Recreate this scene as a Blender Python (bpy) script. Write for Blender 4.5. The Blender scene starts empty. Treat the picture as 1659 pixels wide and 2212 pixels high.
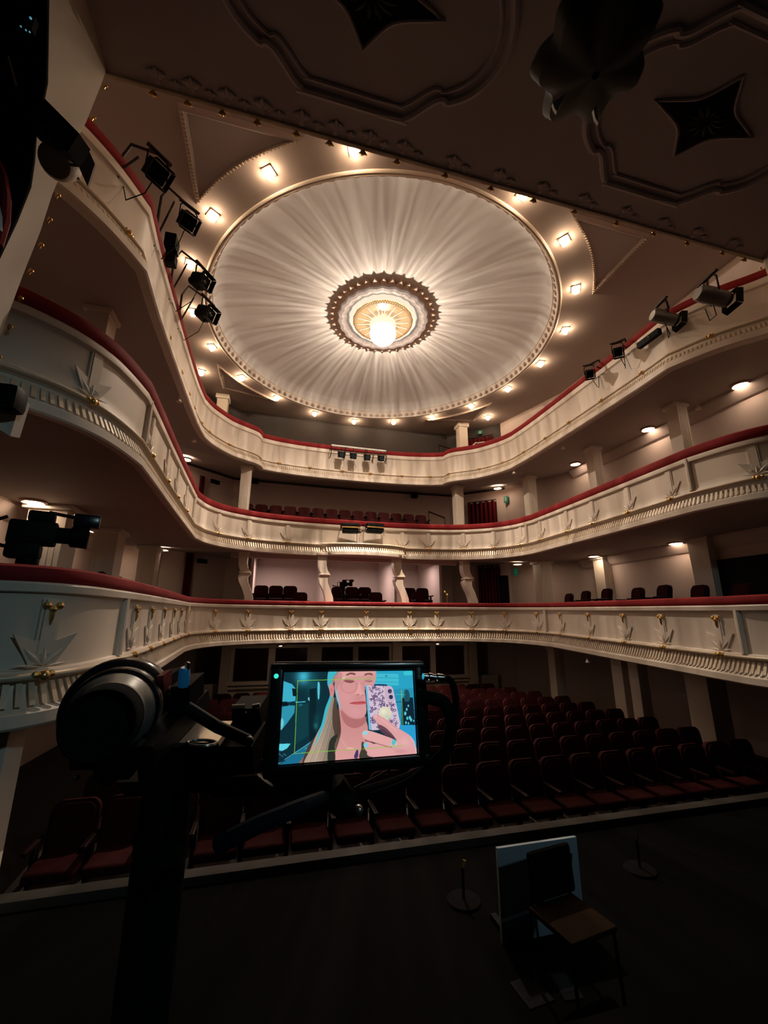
import bpy, bmesh, math, random
import numpy as np
from mathutils import Vector, Matrix
from mathutils.geometry import tessellate_polygon
random.seed(7)
PI = math.pi
S = bpy.context.scene
COL = S.collection

# ------------------------------------------------------------------ camera, world, light, exposure
CAMX, FPX = -3.02405, 898.781
RIGHT = Vector((0.96772, -0.25201, 0.00317)).normalized()
FWD = Vector((0.24354, 0.93828, 0.24559)).normalized()
UP = RIGHT.cross(FWD).normalized()
CAMP = Vector((CAMX, 0, 0))
cd = bpy.data.cameras.new('camera')
cd.sensor_fit = 'VERTICAL'; cd.sensor_height = 36.0; cd.lens = 36.0 * FPX / 2212.0
cd.clip_start = 0.02; cd.clip_end = 100
cam = bpy.data.objects.new('camera', cd); COL.objects.link(cam)
Mx = Matrix((RIGHT, UP, -FWD)).transposed().to_4x4(); Mx.translation = CAMP
cam.matrix_world = Mx
S.camera = cam
S.view_settings.view_transform = 'Standard'; S.view_settings.look = 'None'
S.view_settings.exposure = 0.0; S.view_settings.gamma = 1.0
w = bpy.data.worlds.new('world'); S.world = w; w.use_nodes = True
w.node_tree.nodes['Background'].inputs[0].default_value = (0.9, 0.95, 1.0, 1)
w.node_tree.nodes['Background'].inputs[1].default_value = 0.003

CHAND_W, WARM = 1750.0, (1.0, 0.82, 0.65)
LAMP_E, DOWN_E = 85.0, 44.0
STAGE_W, BOX_W = 430.0, 50.0

def light(name, kind, loc, energy, color, size=0.1, rot=None, **kw):
    l = bpy.data.lights.new(name, kind); l.energy = energy; l.color = color
    if kind == 'AREA':
        l.size = size
    else:
        l.shadow_soft_size = size
    for k, v in kw.items(): setattr(l, k, v)
    o = bpy.data.objects.new(name, l); COL.objects.link(o); o.location = loc
    if rot is not None: o.rotation_euler = rot
    return o
# stage work light hanging far behind the camera, cool white-cyan
def spot(name, frm, to, energy, deg):
    o = light(name, 'SPOT', frm, energy, (0.58, 0.90, 1.0), 0.25)
    o.data.spot_size = math.radians(deg); o.data.spot_blend = 0.7
    o.rotation_euler = (Vector(to) - Vector(frm)).to_track_quat('-Z', 'Y').to_euler()
spot('stage_work_light', (2.2, -5.5, 4.6), (-5.1, 4.5, 0.0), STAGE_W, 30)
spot('stage_work_light', (-2.2, -5.5, 4.6), (5.3, 4.6, 0.1), STAGE_W * .6, 26)
spot('stage_work_light', (2.6, -5.0, 4.9), (-.75, 3.6, -2.05), STAGE_W * .45, 11)

# ------------------------------------------------------------------ pixel -> point helpers (to find where things stand)
def ray(px, py):
    return FWD + RIGHT * ((px - 829.5) / FPX) - UP * ((py - 1106.0) / FPX)
def at(px, py, depth): return CAMP + ray(px, py) * depth
def onz(px, py, z):
    d = ray(px, py); return CAMP + d * (z / d.z)
def onx(px, py, X):
    d = ray(px, py); return CAMP + d * ((X - CAMX) / d.x)
def ony(px, py, Y):
    d = ray(px, py); return CAMP + d * (Y / d.y)
def pix(p):
    d = Vector(p) - CAMP; z = d.dot(FWD)
    return (829.5 + FPX * d.dot(RIGHT) / z, 1106 - FPX * d.dot(UP) / z)

# ------------------------------------------------------------------ materials
MATS = {}
def srgb(r, g, b):
    f = lambda c: (c / 255) / 12.92 if c / 255 <= 0.04045 else ((c / 255 + 0.055) / 1.055) ** 2.4
    return (f(r), f(g), f(b))
def mat(name, color, rough=0.6, metal=0.0, noise=0.0, scale=6.0, emit=None, estr=0.0, spec=0.5, bump=0.0, detail=4.0):
    m = bpy.data.materials.new(name); m.use_nodes = True
    nt = m.node_tree; b = nt.nodes['Principled BSDF']
    b.inputs['Base Color'].default_value = (*color, 1); b.inputs['Roughness'].default_value = rough
    b.inputs['Metallic'].default_value = metal; b.inputs['Specular IOR Level'].default_value = spec
    if emit:
        b.inputs['Emission Color'].default_value = (*emit, 1); b.inputs['Emission Strength'].default_value = estr
    if noise or bump:
        tc = nt.nodes.new('ShaderNodeTexCoord'); n = nt.nodes.new('ShaderNodeTexNoise')
        n.inputs['Scale'].default_value = scale; n.inputs['Detail'].default_value = detail
        nt.links.new(tc.outputs['Object'], n.inputs['Vector'])
        if noise:
            mx = nt.nodes.new('ShaderNodeMix'); mx.data_type = 'RGBA'
            mx.inputs[6].default_value = (*[c * (1 - noise) for c in color], 1)
            mx.inputs[7].default_value = (*[min(1, c * (1 + noise)) for c in color], 1)
            nt.links.new(n.outputs[0], mx.inputs[0]); nt.links.new(mx.outputs[2], b.inputs['Base Color'])
        if bump:
            bp = nt.nodes.new('ShaderNodeBump'); bp.inputs['Strength'].default_value = bump
            bp.inputs['Distance'].default_value = 0.02
            nt.links.new(n.outputs[0], bp.inputs['Height']); nt.links.new(bp.outputs[0], b.inputs['Normal'])
    MATS[name] = m
    return m
CREAM = mat('cream_paint', (0.72, 0.62, 0.52), 0.5, noise=0.04, scale=3)
PLASTER = mat('plaster', (0.60, 0.48, 0.43), 0.8, noise=0.05, scale=2)
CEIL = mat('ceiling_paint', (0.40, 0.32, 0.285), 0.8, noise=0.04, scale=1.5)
DOME = mat('dome_plaster', (0.79, 0.75, 0.71), 0.75, noise=0.03, scale=2)
PORT = mat('portal_paint', (0.42, 0.345, 0.265), 0.6, noise=0.05, scale=2)
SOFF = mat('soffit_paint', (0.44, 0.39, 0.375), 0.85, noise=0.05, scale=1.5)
TAN = mat('tan_paint', (0.40, 0.25, 0.17), 0.7)
GOLD = mat('gilding', (0.75, 0.46, 0.16), 0.32, metal=0.85, noise=0.1, scale=30)
GILT = mat('gilt_cream', (0.60, 0.49, 0.36), 0.42, metal=0.12, noise=0.1, scale=20)
PALM = mat('palmette_brown', (0.36, 0.22, 0.15), 0.6)
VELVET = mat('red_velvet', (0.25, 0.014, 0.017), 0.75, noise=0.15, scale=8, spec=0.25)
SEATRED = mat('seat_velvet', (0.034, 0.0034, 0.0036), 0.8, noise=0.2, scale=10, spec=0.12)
SEATWOOD = mat('seat_wood', (0.02, 0.007, 0.005), 0.45, spec=0.2)
CURT = mat('red_curtain', (0.09, 0.006, 0.008), 0.85, noise=0.2, scale=6, spec=0.15)
BLACK = mat('black_paint', (0.006, 0.0065, 0.007), 0.5, spec=0.07)
BLACKG = mat('black_gloss', (0.008, 0.008, 0.009), 0.22)
BLACKC = mat('black_cloth', (0.006, 0.006, 0.007), 0.95, spec=0.1)
METAL = mat('grey_metal', (0.16, 0.16, 0.15), 0.4, metal=0.5, noise=0.15, scale=20)
CHROME = mat('chrome', (0.7, 0.72, 0.74), 0.15, metal=1.0)
STEEL = mat('brushed_steel', (0.45, 0.42, 0.38), 0.3, metal=0.9)
DARKFLOOR = mat('dark_floor', (0.03, 0.022, 0.018), 0.6, noise=0.3, scale=4)
STAGEFLOOR = mat('stage_black_floor', (0.003, 0.003, 0.003), 0.9, spec=0.04)
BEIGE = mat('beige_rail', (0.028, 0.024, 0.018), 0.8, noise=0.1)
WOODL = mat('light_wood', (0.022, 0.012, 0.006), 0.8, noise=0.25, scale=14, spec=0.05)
WHITEB = mat('white_board', (0.40, 0.50, 0.56), 0.6)
GLASSD = mat('dark_red_glass', (0.03, 0.008, 0.008), 0.12)
WHITE = mat('white_plastic', (0.75, 0.72, 0.66), 0.5)
GREENS = mat('green_sign', (0.0, 0.10, 0.055), 0.5, emit=(0.0, 0.30, 0.15), estr=0.12)
DARKTEAL = mat('dark_teal_cloth', (0.022, 0.024, 0.020), 0.8)
REDANO = mat('red_anodised', (0.22, 0.02, 0.02), 0.35, metal=0.4)
BLUEANO = mat('blue_plastic', (0.02, 0.16, 0.36), 0.25, emit=(0.01, 0.16, 0.38), estr=0.07)
LAMPG = mat('lamp_crystal', (0.9, 0.8, 0.6), 0.15, emit=(1.0, 0.74, 0.48), estr=LAMP_E)
DOWNG = mat('downlight_glass', (0.9, 0.8, 0.6), 0.3, emit=(1.0, 0.76, 0.54), estr=DOWN_E)
GLOBE = mat('chandelier_glow', (0.9, 0.85, 0.7), 0.2, emit=(1.0, 0.90, 0.72), estr=3.5)
AMBER = mat('amber_glass', (0.25, 0.15, 0.07), 0.25, emit=(1.0, 0.66, 0.34), estr=0.5)
ROSE = mat('rosette_tan', (0.66, 0.46, 0.35), 0.7)
CRYST = mat('crystal', (0.3, 0.28, 0.25), 0.1, emit=(1.0, 0.88, 0.66), estr=0.9)
DISH = mat('pleated_glass', (0.24, 0.20, 0.18), 0.4, emit=(1.0, 0.80, 0.68), estr=0.2)
GREENLED = mat('green_led', (0.0, 0.5, 0.4), 0.4, emit=(0.05, 0.85, 0.68), estr=1.0)
LEDL = mat('led_lens', (.06, .07, .075), .35)
BLUEGLINT = mat('blue_glint', (.1, .3, .4), .4, emit=(.12, .42, .6), estr=.55)
BRASSG = mat('brass_glow', (0.8, 0.5, 0.1), 0.3, metal=0.8, emit=(1.0, 0.55, 0.1), estr=0.35)
LENSG = mat('lens_glass', (0.03, 0.04, 0.045), 0.08)

# ------------------------------------------------------------------ mesh builder
I4 = Matrix.Identity(4)
class MB:
    def __init__(s): s.v = []; s.f = []
    def add(s, vs, fs, m=None):
        o = len(s.v)
        for p in vs:
            p = Vector(p); s.v.append(tuple(m @ p) if m is not None else tuple(p))
        s.f += [tuple(i + o for i in f) for f in fs]
        return s
    def box(s, c, d, m=None, bev=0.0):
        bm = bmesh.new(); bmesh.ops.create_cube(bm, size=1)
        for q in bm.verts: q.co = Vector((q.co.x * d[0], q.co.y * d[1], q.co.z * d[2])) + Vector(c)
        if bev: bmesh.ops.bevel(bm, geom=bm.edges[:], offset=bev, segments=2, affect='EDGES', profile=0.6)
        bm.verts.index_update()
        s.add([q.co.copy() for q in bm.verts], [[q.index for q in f.verts] for f in bm.faces], m); bm.free()
        return s
    def tube(s, pts, r, n=8, m=None, closed=False):
        pts = [Vector(p) for p in pts]; k = len(pts)
        rs = r if isinstance(r, (list, tuple)) else [r] * k
        t0 = (pts[1] - pts[0]).normalized()
        u = t0.orthogonal().normalized(); vs = []; fs = []
        for i, p in enumerate(pts):
            a = pts[(i - 1) % k] if (i > 0 or closed) else p
            b = pts[(i + 1) % k] if (i < k - 1 or closed) else p
            t = (b - a).normalized(); u = (u - t * u.dot(t))
            u = u.normalized() if u.length > 1e-6 else t.orthogonal().normalized()
            q = t.cross(u)
            for j in range(n):
                an = 2 * PI * j / n; vs.append(p + (u * math.cos(an) + q * math.sin(an)) * rs[i])
        for i in range(k if closed else k - 1):
            for j in range(n):
                a, b = i * n + j, i * n + (j + 1) % n
                c, d = ((i + 1) % k) * n + (j + 1) % n, ((i + 1) % k) * n + j
                fs.append((a, b, c, d))
        if not closed: fs += [tuple(range(n))[::-1], tuple((k - 1) * n + j for j in range(n))]
        return s.add(vs, fs, m)
    def lathe(s, prof, n=24, m=None, wob=None):
        vs = []; fs = []
        for i, (r, z) in enumerate(prof):
            for j in range(n):
                a = 2 * PI * j / n; rr = r * (wob(i, j, a) if wob else 1.0)
                vs.append((rr * math.cos(a), rr * math.sin(a), z))
        for i in range(len(prof) - 1):
            for j in range(n):
                fs.append((i * n + j, i * n + (j + 1) % n, (i + 1) * n + (j + 1) % n, (i + 1) * n + j))
        return s.add(vs, fs, m)
    def prism(s, poly, z0, z1, m=None):
        n = len(poly)
        vs = [(p[0], p[1], z0) for p in poly] + [(p[0], p[1], z1) for p in poly]
        fs = [tuple(range(n))[::-1], tuple(range(n, 2 * n))]
        fs += [(i, (i + 1) % n, n + (i + 1) % n, n + i) for i in range(n)]
        return s.add(vs, fs, m)
    def sweep(s, path, nrm, prof, closed=False):
        vs = []; fs = []; k = len(prof)
        for i, (p, q) in enumerate(zip(path, nrm)):
            for (d, z) in prof:
                dd = d(i) if callable(d) else d
                vs.append((p[0] + q[0] * dd, p[1] + q[1] * dd, z))
        n = len(path)
        for i in range(n if closed else n - 1):
            for j in range(k - 1):
                i2 = (i + 1) % n
                fs.append((i * k + j, i2 * k + j, i2 * k + j + 1, i * k + j + 1))
        return s.add(vs, fs)
    def sphere(s, c, r, n=16, m=None, sx=1, sy=1, sz=1):
        vs = []; fs = []; h = n // 2
        for i in range(h + 1):
            t = PI * i / h
            for j in range(n):
                a = 2 * PI * j / n
                vs.append((c[0] + sx * r * math.sin(t) * math.cos(a), c[1] + sy * r * math.sin(t) * math.sin(a), c[2] + sz * r * math.cos(t)))
        for i in range(h):
            for j in range(n):
                fs.append((i * n + j, (i + 1) * n + j, (i + 1) * n + (j + 1) % n, i * n + (j + 1) % n))
        return s.add(vs, fs, m)
    def mesh(s, name, material, smooth=35):
        me = bpy.data.meshes.new(name); me.from_pydata(s.v, [], s.f); me.update()
        bm = bmesh.new(); bm.from_mesh(me)
        bmesh.ops.remove_doubles(bm, verts=bm.verts, dist=1e-6)
        bmesh.ops.recalc_face_normals(bm, faces=bm.faces); bm.to_mesh(me); bm.free()
        if smooth:
            me.polygons.foreach_set('use_smooth', [True] * len(me.polygons))
            try: me.set_sharp_from_angle(angle=math.radians(smooth))
            except Exception: pass
        me.materials.append(material)
        return me
    def build(s, name, material, parent=None, smooth=35):
        o = bpy.data.objects.new(name, s.mesh(name, material, smooth)); COL.objects.link(o)
        if parent: o.parent = parent
        return o
def tag(o, label, cat, group=None):
    o['label'] = label; o['category'] = cat
    if group: o['group'] = group
    return o
def thing(name, label, cat, loc=(0, 0, 0), rot=(0, 0, 0), group=None):
    o = bpy.data.objects.new(name, None); COL.objects.link(o); o.empty_display_size = 0.1
    o.location = loc; o.rotation_euler = rot
    return tag(o, label, cat, group)
def struct(name, mb, m, smooth=35):
    o = mb.build(name, m, None, smooth); o['kind'] = 'structure'; return o
def dup(root, loc, rot, label, group=None):
    r = root.copy(); COL.objects.link(r); r.location = loc; r.rotation_euler = rot; r['label'] = label
    if group: r['group'] = group
    for ch in list(root.children):
        c = ch.copy(); COL.objects.link(c); c.parent = r
        for g in ch.children:
            d = g.copy(); COL.objects.link(d); d.parent = c
    return r
ORD = ['first', 'second', 'third', 'fourth', 'fifth', 'sixth', 'seventh', 'eighth', 'ninth', 'tenth', 'eleventh', 'twelfth',
       'thirteenth', 'fourteenth', 'fifteenth', 'sixteenth', 'seventeenth', 'eighteenth', 'nineteenth', 'twentieth',
       'twenty-first', 'twenty-second', 'twenty-third', 'twenty-fourth', 'twenty-fifth']
def aimM(frm, to, up=(0, 0, 1)):
    """local -Y points from frm to to; translation at frm"""
    q = (Vector(to) - Vector(frm)).to_track_quat('-Y', 'Z')
    m = q.to_matrix().to_4x4(); m.translation = Vector(frm); return m
def alongM(a, b):
    """local +Z runs from a to b"""
    q = (Vector(b) - Vector(a)).to_track_quat('Z', 'Y'); m = q.to_matrix().to_4x4(); m.translation = Vector(a); return m

# ------------------------------------------------------------------ plan curves
def catmull(pts, step=0.13):
    P = [Vector(p) for p in pts]; out = []
    for i in range(len(P) - 1):
        p0 = P[i - 1] if i else P[i] * 2 - P[i + 1]
        p1, p2 = P[i], P[i + 1]
        p3 = P[i + 2] if i + 2 < len(P) else P[i + 1] * 2 - P[i]
        n = max(2, int((p2 - p1).length / step))
        for k in range(n):
            t = k / n
            out.append(0.5 * ((2 * p1) + (p2 - p0) * t + (2 * p0 - 5 * p1 + 4 * p2 - p3) * t * t + (3 * p1 - p0 - 3 * p2 + p3) * t ** 3))
    out.append(P[-1].copy()); return out
def full_path(segs):
    """segs: right-half control polylines from the portal wall to the centre, kinks between them"""
    right = []
    for sg in segs:
        c = catmull(sg); right += c if not right else c[1:]
    left = [Vector((-p.x, p.y)) for p in right]
    return left + [p for p in right[::-1][1:]]
def normals(path):
    out = []
    for i, p in enumerate(path):
        a = path[max(i - 1, 0)]; b = path[min(i + 1, len(path) - 1)]
        t = (b - a).normalized(); out.append(Vector((t.y, -t.x)))
    return out
WALL = [(8.0, 4.3), (8.0, 13.2), (7.0, 16.4), (5.0, 18.2), (0.0, 18.4)]
WALLP = [Vector((-x, y)) for x, y in WALL] + [Vector(p) for p in WALL[::-1][1:]]     # left front .. back .. right front

P3 = full_path([[(6.75, 4.6), (6.45, 5.13), (6.12, 5.55), (5.85, 6.0), (5.60, 6.6)],
                [(5.60, 6.6), (5.66, 7.7), (5.70, 9.5), (5.72, 11.0), (5.72, 12.4), (5.66, 13.42)],
                [(5.66, 13.42), (5.45, 14.05), (4.95, 14.85), (4.5, 15.25), (4.13, 15.53), (3.97, 15.75), (3.88, 16.12)],
                [(3.88, 16.12), (3.3, 16.34), (2.3, 16.53), (1.1, 16.62), (0, 16.65)]])
P2 = full_path([[(6.1, 4.45), (5.78, 4.62), (5.45, 4.93), (5.23, 5.32), (5.12, 5.75), (5.05, 6.22)],
                [(5.05, 6.22), (5.08, 7.0), (5.14, 8.3), (5.20, 9.8), (5.24, 10.9), (5.28, 12.0)],
                [(5.28, 12.0), (5.12, 12.72), (4.8, 13.3), (4.3, 13.75), (3.56, 14.15), (2.7, 14.36), (1.86, 14.46), (1.0, 14.5), (0, 14.52)]])
P1 = full_path([[(5.4, 4.02), (5.1, 4.12), (4.88, 4.3), (4.75, 4.7), (4.72, 5.45)],
                [(4.72, 5.45), (4.75, 6.4), (4.82, 7.6), (4.92, 9.2), (5.05, 11.1)],
                [(5.05, 11.1), (4.95, 11.9), (4.65, 12.65), (4.1, 13.22), (3.3, 13.62), (2.3, 13.85), (1.1, 13.94), (0, 13.96)]])

# the right-hand stretch of the lowest balcony swings a little further into the house
def swing(p):
    if p.x <= 0 or p.y > 11.1: return p
    k = 0.88 + 0.12 * max(0, min(1, (p.y - 5.4) / 5.7)); return Vector((CAMX + (p.x - CAMX) * k, p.y * k))
P1 = [swing(p) for p in P1]
P1[-1] = Vector((5.2, 4.05)); 

def fill_between(mb, path, z, raise_back, off, nrm):
    poly = [p + n * off for p, n in zip(path, nrm)]
    loop = [(p.x, p.y, z) for p in poly] + [(p.x, p.y, z + (raise_back if p.y > 15 else 0)) for p in WALLP[::-1]]
    tris = tessellate_polygon([[Vector((q[0], q[1], 0)) for q in loop]])
    mb.add(loop, [tuple(t) for t in tris])

# ------------------------------------------------------------------ the room
wl = MB()
wz0, wz1 = -3.4, 9.07
def wall_piece(name, pts, m):
    b = MB()
    for a, c in zip(pts[:-1], pts[1:]):
        b.add([(a[0], a[1], wz0), (c[0], c[1], wz0), (c[0], c[1], wz1), (a[0], a[1], wz1)], [(0, 1, 2, 3)])
    return struct(name, b, m)
R = WALL
wall_piece('wall_right', R[:3], PLASTER)
wall_piece('wall_left', [(-x, y) for x, y in R[:3]], PLASTER)
UPW = mat('shaded_gallery_wall', (0.045, 0.035, 0.03), 0.8, noise=0.05, scale=2)  # the top gallery's shade is put into this wall colour
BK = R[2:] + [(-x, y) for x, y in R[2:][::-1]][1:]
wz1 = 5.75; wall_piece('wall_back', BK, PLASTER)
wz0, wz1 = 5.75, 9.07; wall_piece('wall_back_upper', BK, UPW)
fl = MB(); fl.add([(-8, 5.2, -3.0), (8, 5.2, -3.0), (8, 18.4, -3.2), (-8, 18.4, -3.2)], [(0, 1, 2, 3)]); struct('floor', fl, DARKFLOOR)
sf = MB(); sf.box((0, -2.6, -1.75), (13, 9.0, 0.3)); struct('floor_stage', sf, STAGEFLOOR)
pf = MB(); pf.box((0, 3.55, -2.60), (13, 3.3, 0.2)); struct('floor_pit', pf, STAGEFLOOR)
pw = MB(); pw.box((0, 5.13, -3.0), (13, 0.06, 0.85)); struct('wall_pit', pw, BLACK)
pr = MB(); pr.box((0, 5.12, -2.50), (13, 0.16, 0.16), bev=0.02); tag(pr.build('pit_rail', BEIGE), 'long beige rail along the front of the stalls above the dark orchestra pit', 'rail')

# ceiling with the round opening of the dome
CC, CR, CZ = Vector((0, 11.89)), 5.58, 9.07
cl = MB()
angs = [2 * PI * i / 120 for i in range(120)]
for cx, cy in ((8.05, 4.3), (8.05, 18.5), (-8.05, 4.3), (-8.05, 18.5)):
    angs.append(math.atan2(cy - CC.y, cx) % (2 * PI))
angs = sorted(angs)
def rect_hit(a):
    dx, dy = math.cos(a), math.sin(a); t = 1e9
    if dx: t = min(t, (8.05 if dx > 0 else -8.05) / dx)
    if dy: t = min(t, ((18.5 - CC.y) if dy > 0 else (4.3 - CC.y)) / dy)
    return (dx * t, CC.y + dy * t, CZ)
inn = [(CR * math.cos(a), CC.y + CR * math.sin(a), CZ) for a in angs]; out = [rect_hit(a) for a in angs]
n = len(angs)
cl.add(inn + out, [(i, (i + 1) % n, n + (i + 1) % n, n + i) for i in range(n)])
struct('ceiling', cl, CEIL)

# dome
dome = thing('dome', 'large shallow round white dome in the ceiling with a palmette rim', 'dome', (0, CC.y, 0))
prof = [(5.38, 9.285)]
for i in range(1, 35):
    r = 5.38 - (5.38 - 0.02) * i / 34
    prof.append((r, 9.285 + 0.79 * math.sqrt(max(0, 1 - (r / 5.385) ** 2)) ** 0.9))
MB().lathe(prof, 128).build('dome_bowl', DOME, dome, 60)
rim = MB().lathe([(5.62, 9.075), (5.61, 9.03), (5.58, 9.015), (5.555, 9.045), (5.535, 9.045), (5.52, 9.02), (5.50, 9.02), (5.485, 9.05), (5.405, 9.27), (5.385, 9.27), (5.375, 9.30)], 160)
rim.build('rim_molding', CREAM, dome)
pal = MB(); NPAL = 124
for i in range(NPAL):
    a = 2 * PI * i / NPAL; c, s_ = math.cos(a), math.sin(a)
    def P(rad, tang):
        f = (5.44 - rad) / .19; r_ = 5.468 - .07 * f
        return (c * r_ - s_ * tang, s_ * r_ + c * tang, 9.062 + .19 * f)
    for k in (-2, -1, 0, 1, 2):
        an = k * 0.42; L = 0.17 if k == 0 else 0.165 - 0.02 * abs(k)
        b0 = (5.44, 0.012 * k); tip = (5.44 - L * math.cos(an), 0.012 * k + L * math.sin(an) * 0.75)
        mid = ((b0[0] * .4 + tip[0] * .6), (b0[1] * .4 + tip[1] * .6)); wv = 0.014
        pv = (math.sin(an) * wv, math.cos(an) * wv)
        q = [P(*b0), P(mid[0] + pv[0], mid[1] + pv[1]), P(*tip), P(mid[0] - pv[0], mid[1] - pv[1])]
        top = [(x - c * .012, y - s_ * .012, z) for x, y, z in q]
        pal.add(q + top, [(4, 5, 6, 7), (0, 1, 5, 4), (1, 2, 6, 5), (2, 3, 7, 6), (3, 0, 4, 7)])
pal.build('palmette_band', PALM, dome, 0)
# rosette: a tan ring with a zigzag edge
NZ = 40
zz = MB(); vs = []
for i in range(2 * NZ):
    a = PI * i / NZ; r = 1.80 if i % 2 else 1.58
    vs.append((r * math.cos(a), r * math.sin(a), 9.93 if i % 2 else 9.945))
for i in range(2 * NZ):
    a = PI * i / NZ; vs.append((1.05 * math.cos(a), 1.05 * math.sin(a), 9.99))
for i in range(2 * NZ):
    a = PI * i / NZ; r = 1.80 if i % 2 else 1.58
    vs.append((r * math.cos(a), r * math.sin(a), 10.06))
m_ = 2 * NZ
zz.add(vs, [(i, (i + 1) % m_, m_ + (i + 1) % m_, m_ + i) for i in range(m_)] + [(i, 2 * m_ + i, 2 * m_ + (i + 1) % m_, (i + 1) % m_) for i in range(m_)])
zz.build('rosette', ROSE, dome, 0)

# chandelier
ch = thing('chandelier', 'glowing crystal chandelier with pleated white dish at the centre of the dome', 'chandelier', (0, CC.y, 0))
NPL = 24
def pleat(amp): return lambda i, j, a: 1 + amp * (1 if j % 4 == 0 else (-1 if j % 4 == 2 else 0))
MB().lathe([(1.53, 9.90), (1.50, 9.85), (1.40, 9.84), (1.24, 9.91), (1.14, 9.96)], NPL * 4, wob=pleat(0.018)).build('pleated_dish', DISH, ch, 25)
MB().lathe([(1.16, 9.96), (1.13, 9.88), (1.08, 9.82), (1.02, 9.86)], 72, wob=pleat(0.012)).build('inner_collar', CRYST, ch, 25)
bd = MB()
for row in range(3):
    for i in range(72):
        a = 2 * PI * (i + 0.5 * row) / 72; r = 1.0 + 0.02 * row
        bd.sphere((r * math.cos(a), r * math.sin(a), 9.83 + 0.04 * row), 0.028, 6)
bd.build('gold_bead_band', GOLD, ch)
MB().lathe([(1.04, 9.95), (0.93, 9.81), (0.0, 9.83)], 64).build('amber_plate', AMBER, ch)
sp = MB()
for i in range(18):
    a = 2 * PI * i / 18
    sp.tube([(0.35 * math.cos(a), 0.35 * math.sin(a), 9.78), (0.88 * math.cos(a + .05), 0.88 * math.sin(a + .05), 9.78)], [0.018, 0.012], 6)
sp.build('crystal_spokes', CRYST, ch)
cs = MB()
for ring, (r, zt, zb, nn) in enumerate(((0.42, 9.80, 9.62, 28), (0.33, 9.78, 9.52, 22), (0.37, 9.68, 9.56, 26))):
    for i in range(nn):
        a = 2 * PI * i / nn
        cs.tube([(r * math.cos(a), r * math.sin(a), zt), (r * 1.02 * math.cos(a), r * 1.02 * math.sin(a), (zt + zb) / 2), (r * math.cos(a), r * math.sin(a), zb)], [0.008, 0.03, 0.008], 6)
cs.build('crystal_drops', CRYST, ch)
MB().tube([(0, 0, 10.09), (0, 0, 9.70)], 0.03, 8).build('stem', GOLD, ch)
gl = MB().sphere((0, 0, 9.36), 0.45, 28, sz=0.8)
gm = bpy.data.materials.new('globe_glass'); gm.use_nodes = True
nt = gm.node_tree; nt.nodes.clear()
o_ = nt.nodes.new('ShaderNodeOutputMaterial'); mx = nt.nodes.new('ShaderNodeMixShader'); em = nt.nodes.new('ShaderNodeEmission'); tr = nt.nodes.new('ShaderNodeBsdfTransparent')
em.inputs[0].default_value = (1, 0.93, 0.8, 1); em.inputs[1].default_value = 4.0; mx.inputs[0].default_value = 0.35
nt.links.new(tr.outputs[0], mx.inputs[1]); nt.links.new(em.outputs[0], mx.inputs[2]); nt.links.new(mx.outputs[0], o_.inputs[0])
gl.build('crystal_globe', gm, ch)
# its light: the crystals break it into radial streaks
cl_ = light('chandelier_bulb', 'POINT', (0, CC.y, 9.20), CHAND_W, WARM, 0.03)
ld = cl_.data; ld.use_nodes = True; nt = ld.node_tree
em = nt.nodes['Emission']; tc = nt.nodes.new('ShaderNodeTexCoord')
sx = nt.nodes.new('ShaderNodeSeparateXYZ'); ge = nt.nodes.new('ShaderNodeNewGeometry'); nt.links.new(ge.outputs['Incoming'], sx.inputs[0])
at2 = nt.nodes.new('ShaderNodeMath'); at2.operation = 'ARCTAN2'
nt.links.new(sx.outputs[1], at2.inputs[0]); nt.links.new(sx.outputs[0], at2.inputs[1])
def mth(op, a, b):
    n_ = nt.nodes.new('ShaderNodeMath'); n_.operation = op
    for k, q in enumerate((a, b)):
        if q is None: continue
        if isinstance(q, (int, float)): n_.inputs[k].default_value = q
        else: nt.links.new(q, n_.inputs[k])
    return n_.outputs[0]
ca = mth('MULTIPLY', mth('COSINE', at2.outputs[0], None), 15.0); sa = mth('MULTIPLY', mth('SINE', at2.outputs[0], None), 15.0)
ze = mth('MULTIPLY', sx.outputs[2], 3.0)
cb = nt.nodes.new('ShaderNodeCombineXYZ')
for k, q in enumerate((ca, sa, ze)): nt.links.new(q, cb.inputs[k])
nz = nt.nodes.new('ShaderNodeTexNoise'); nz.inputs['Scale'].default_value = 1.5; nz.inputs['Detail'].default_value = 6
nz.inputs['Roughness'].default_value = 0.6
nt.links.new(cb.outputs[0], nz.inputs['Vector'])
mr = nt.nodes.new('ShaderNodeMapRange'); mr.inputs[1].default_value = 0.35; mr.inputs[2].default_value = 0.72; mr.inputs[3].default_value = 0.55; mr.inputs[4].default_value = 1.7
nt.links.new(nz.outputs[0], mr.inputs[0]); # strength by elevation, hand-shaped to even out dome, tiers and stalls
rp = nt.nodes.new('ShaderNodeValToRGB'); zz_ = mth('MULTIPLY', mth('ADD', sx.outputs[2], 1.0), 0.5)
nt.links.new(zz_, rp.inputs[0]); el = rp.color_ramp.elements
el[0].position = 0.0; el[0].color = (8.5, 8.5, 8.5, 1); el[1].position = 1.0; el[1].color = (.04, .04, .04, 1)
for ps, v in ((0.02, 7.0), (0.036, 2.5), (0.055, .55), (0.075, 1.9), (0.105, 2.1), (0.2, 1.0), (0.28, .6), (0.34, .45), (0.38, .22), (0.46, .25), (0.48, .6), (0.52, .32), (0.60, .38), (0.69, .44), (0.74, .11)):
    e_ = el.new(ps); e_.color = (v, v, v, 1)
nt.links.new(mth('MULTIPLY', mr.outputs[0], rp.outputs[0]), em.inputs['Strength'])

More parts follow.
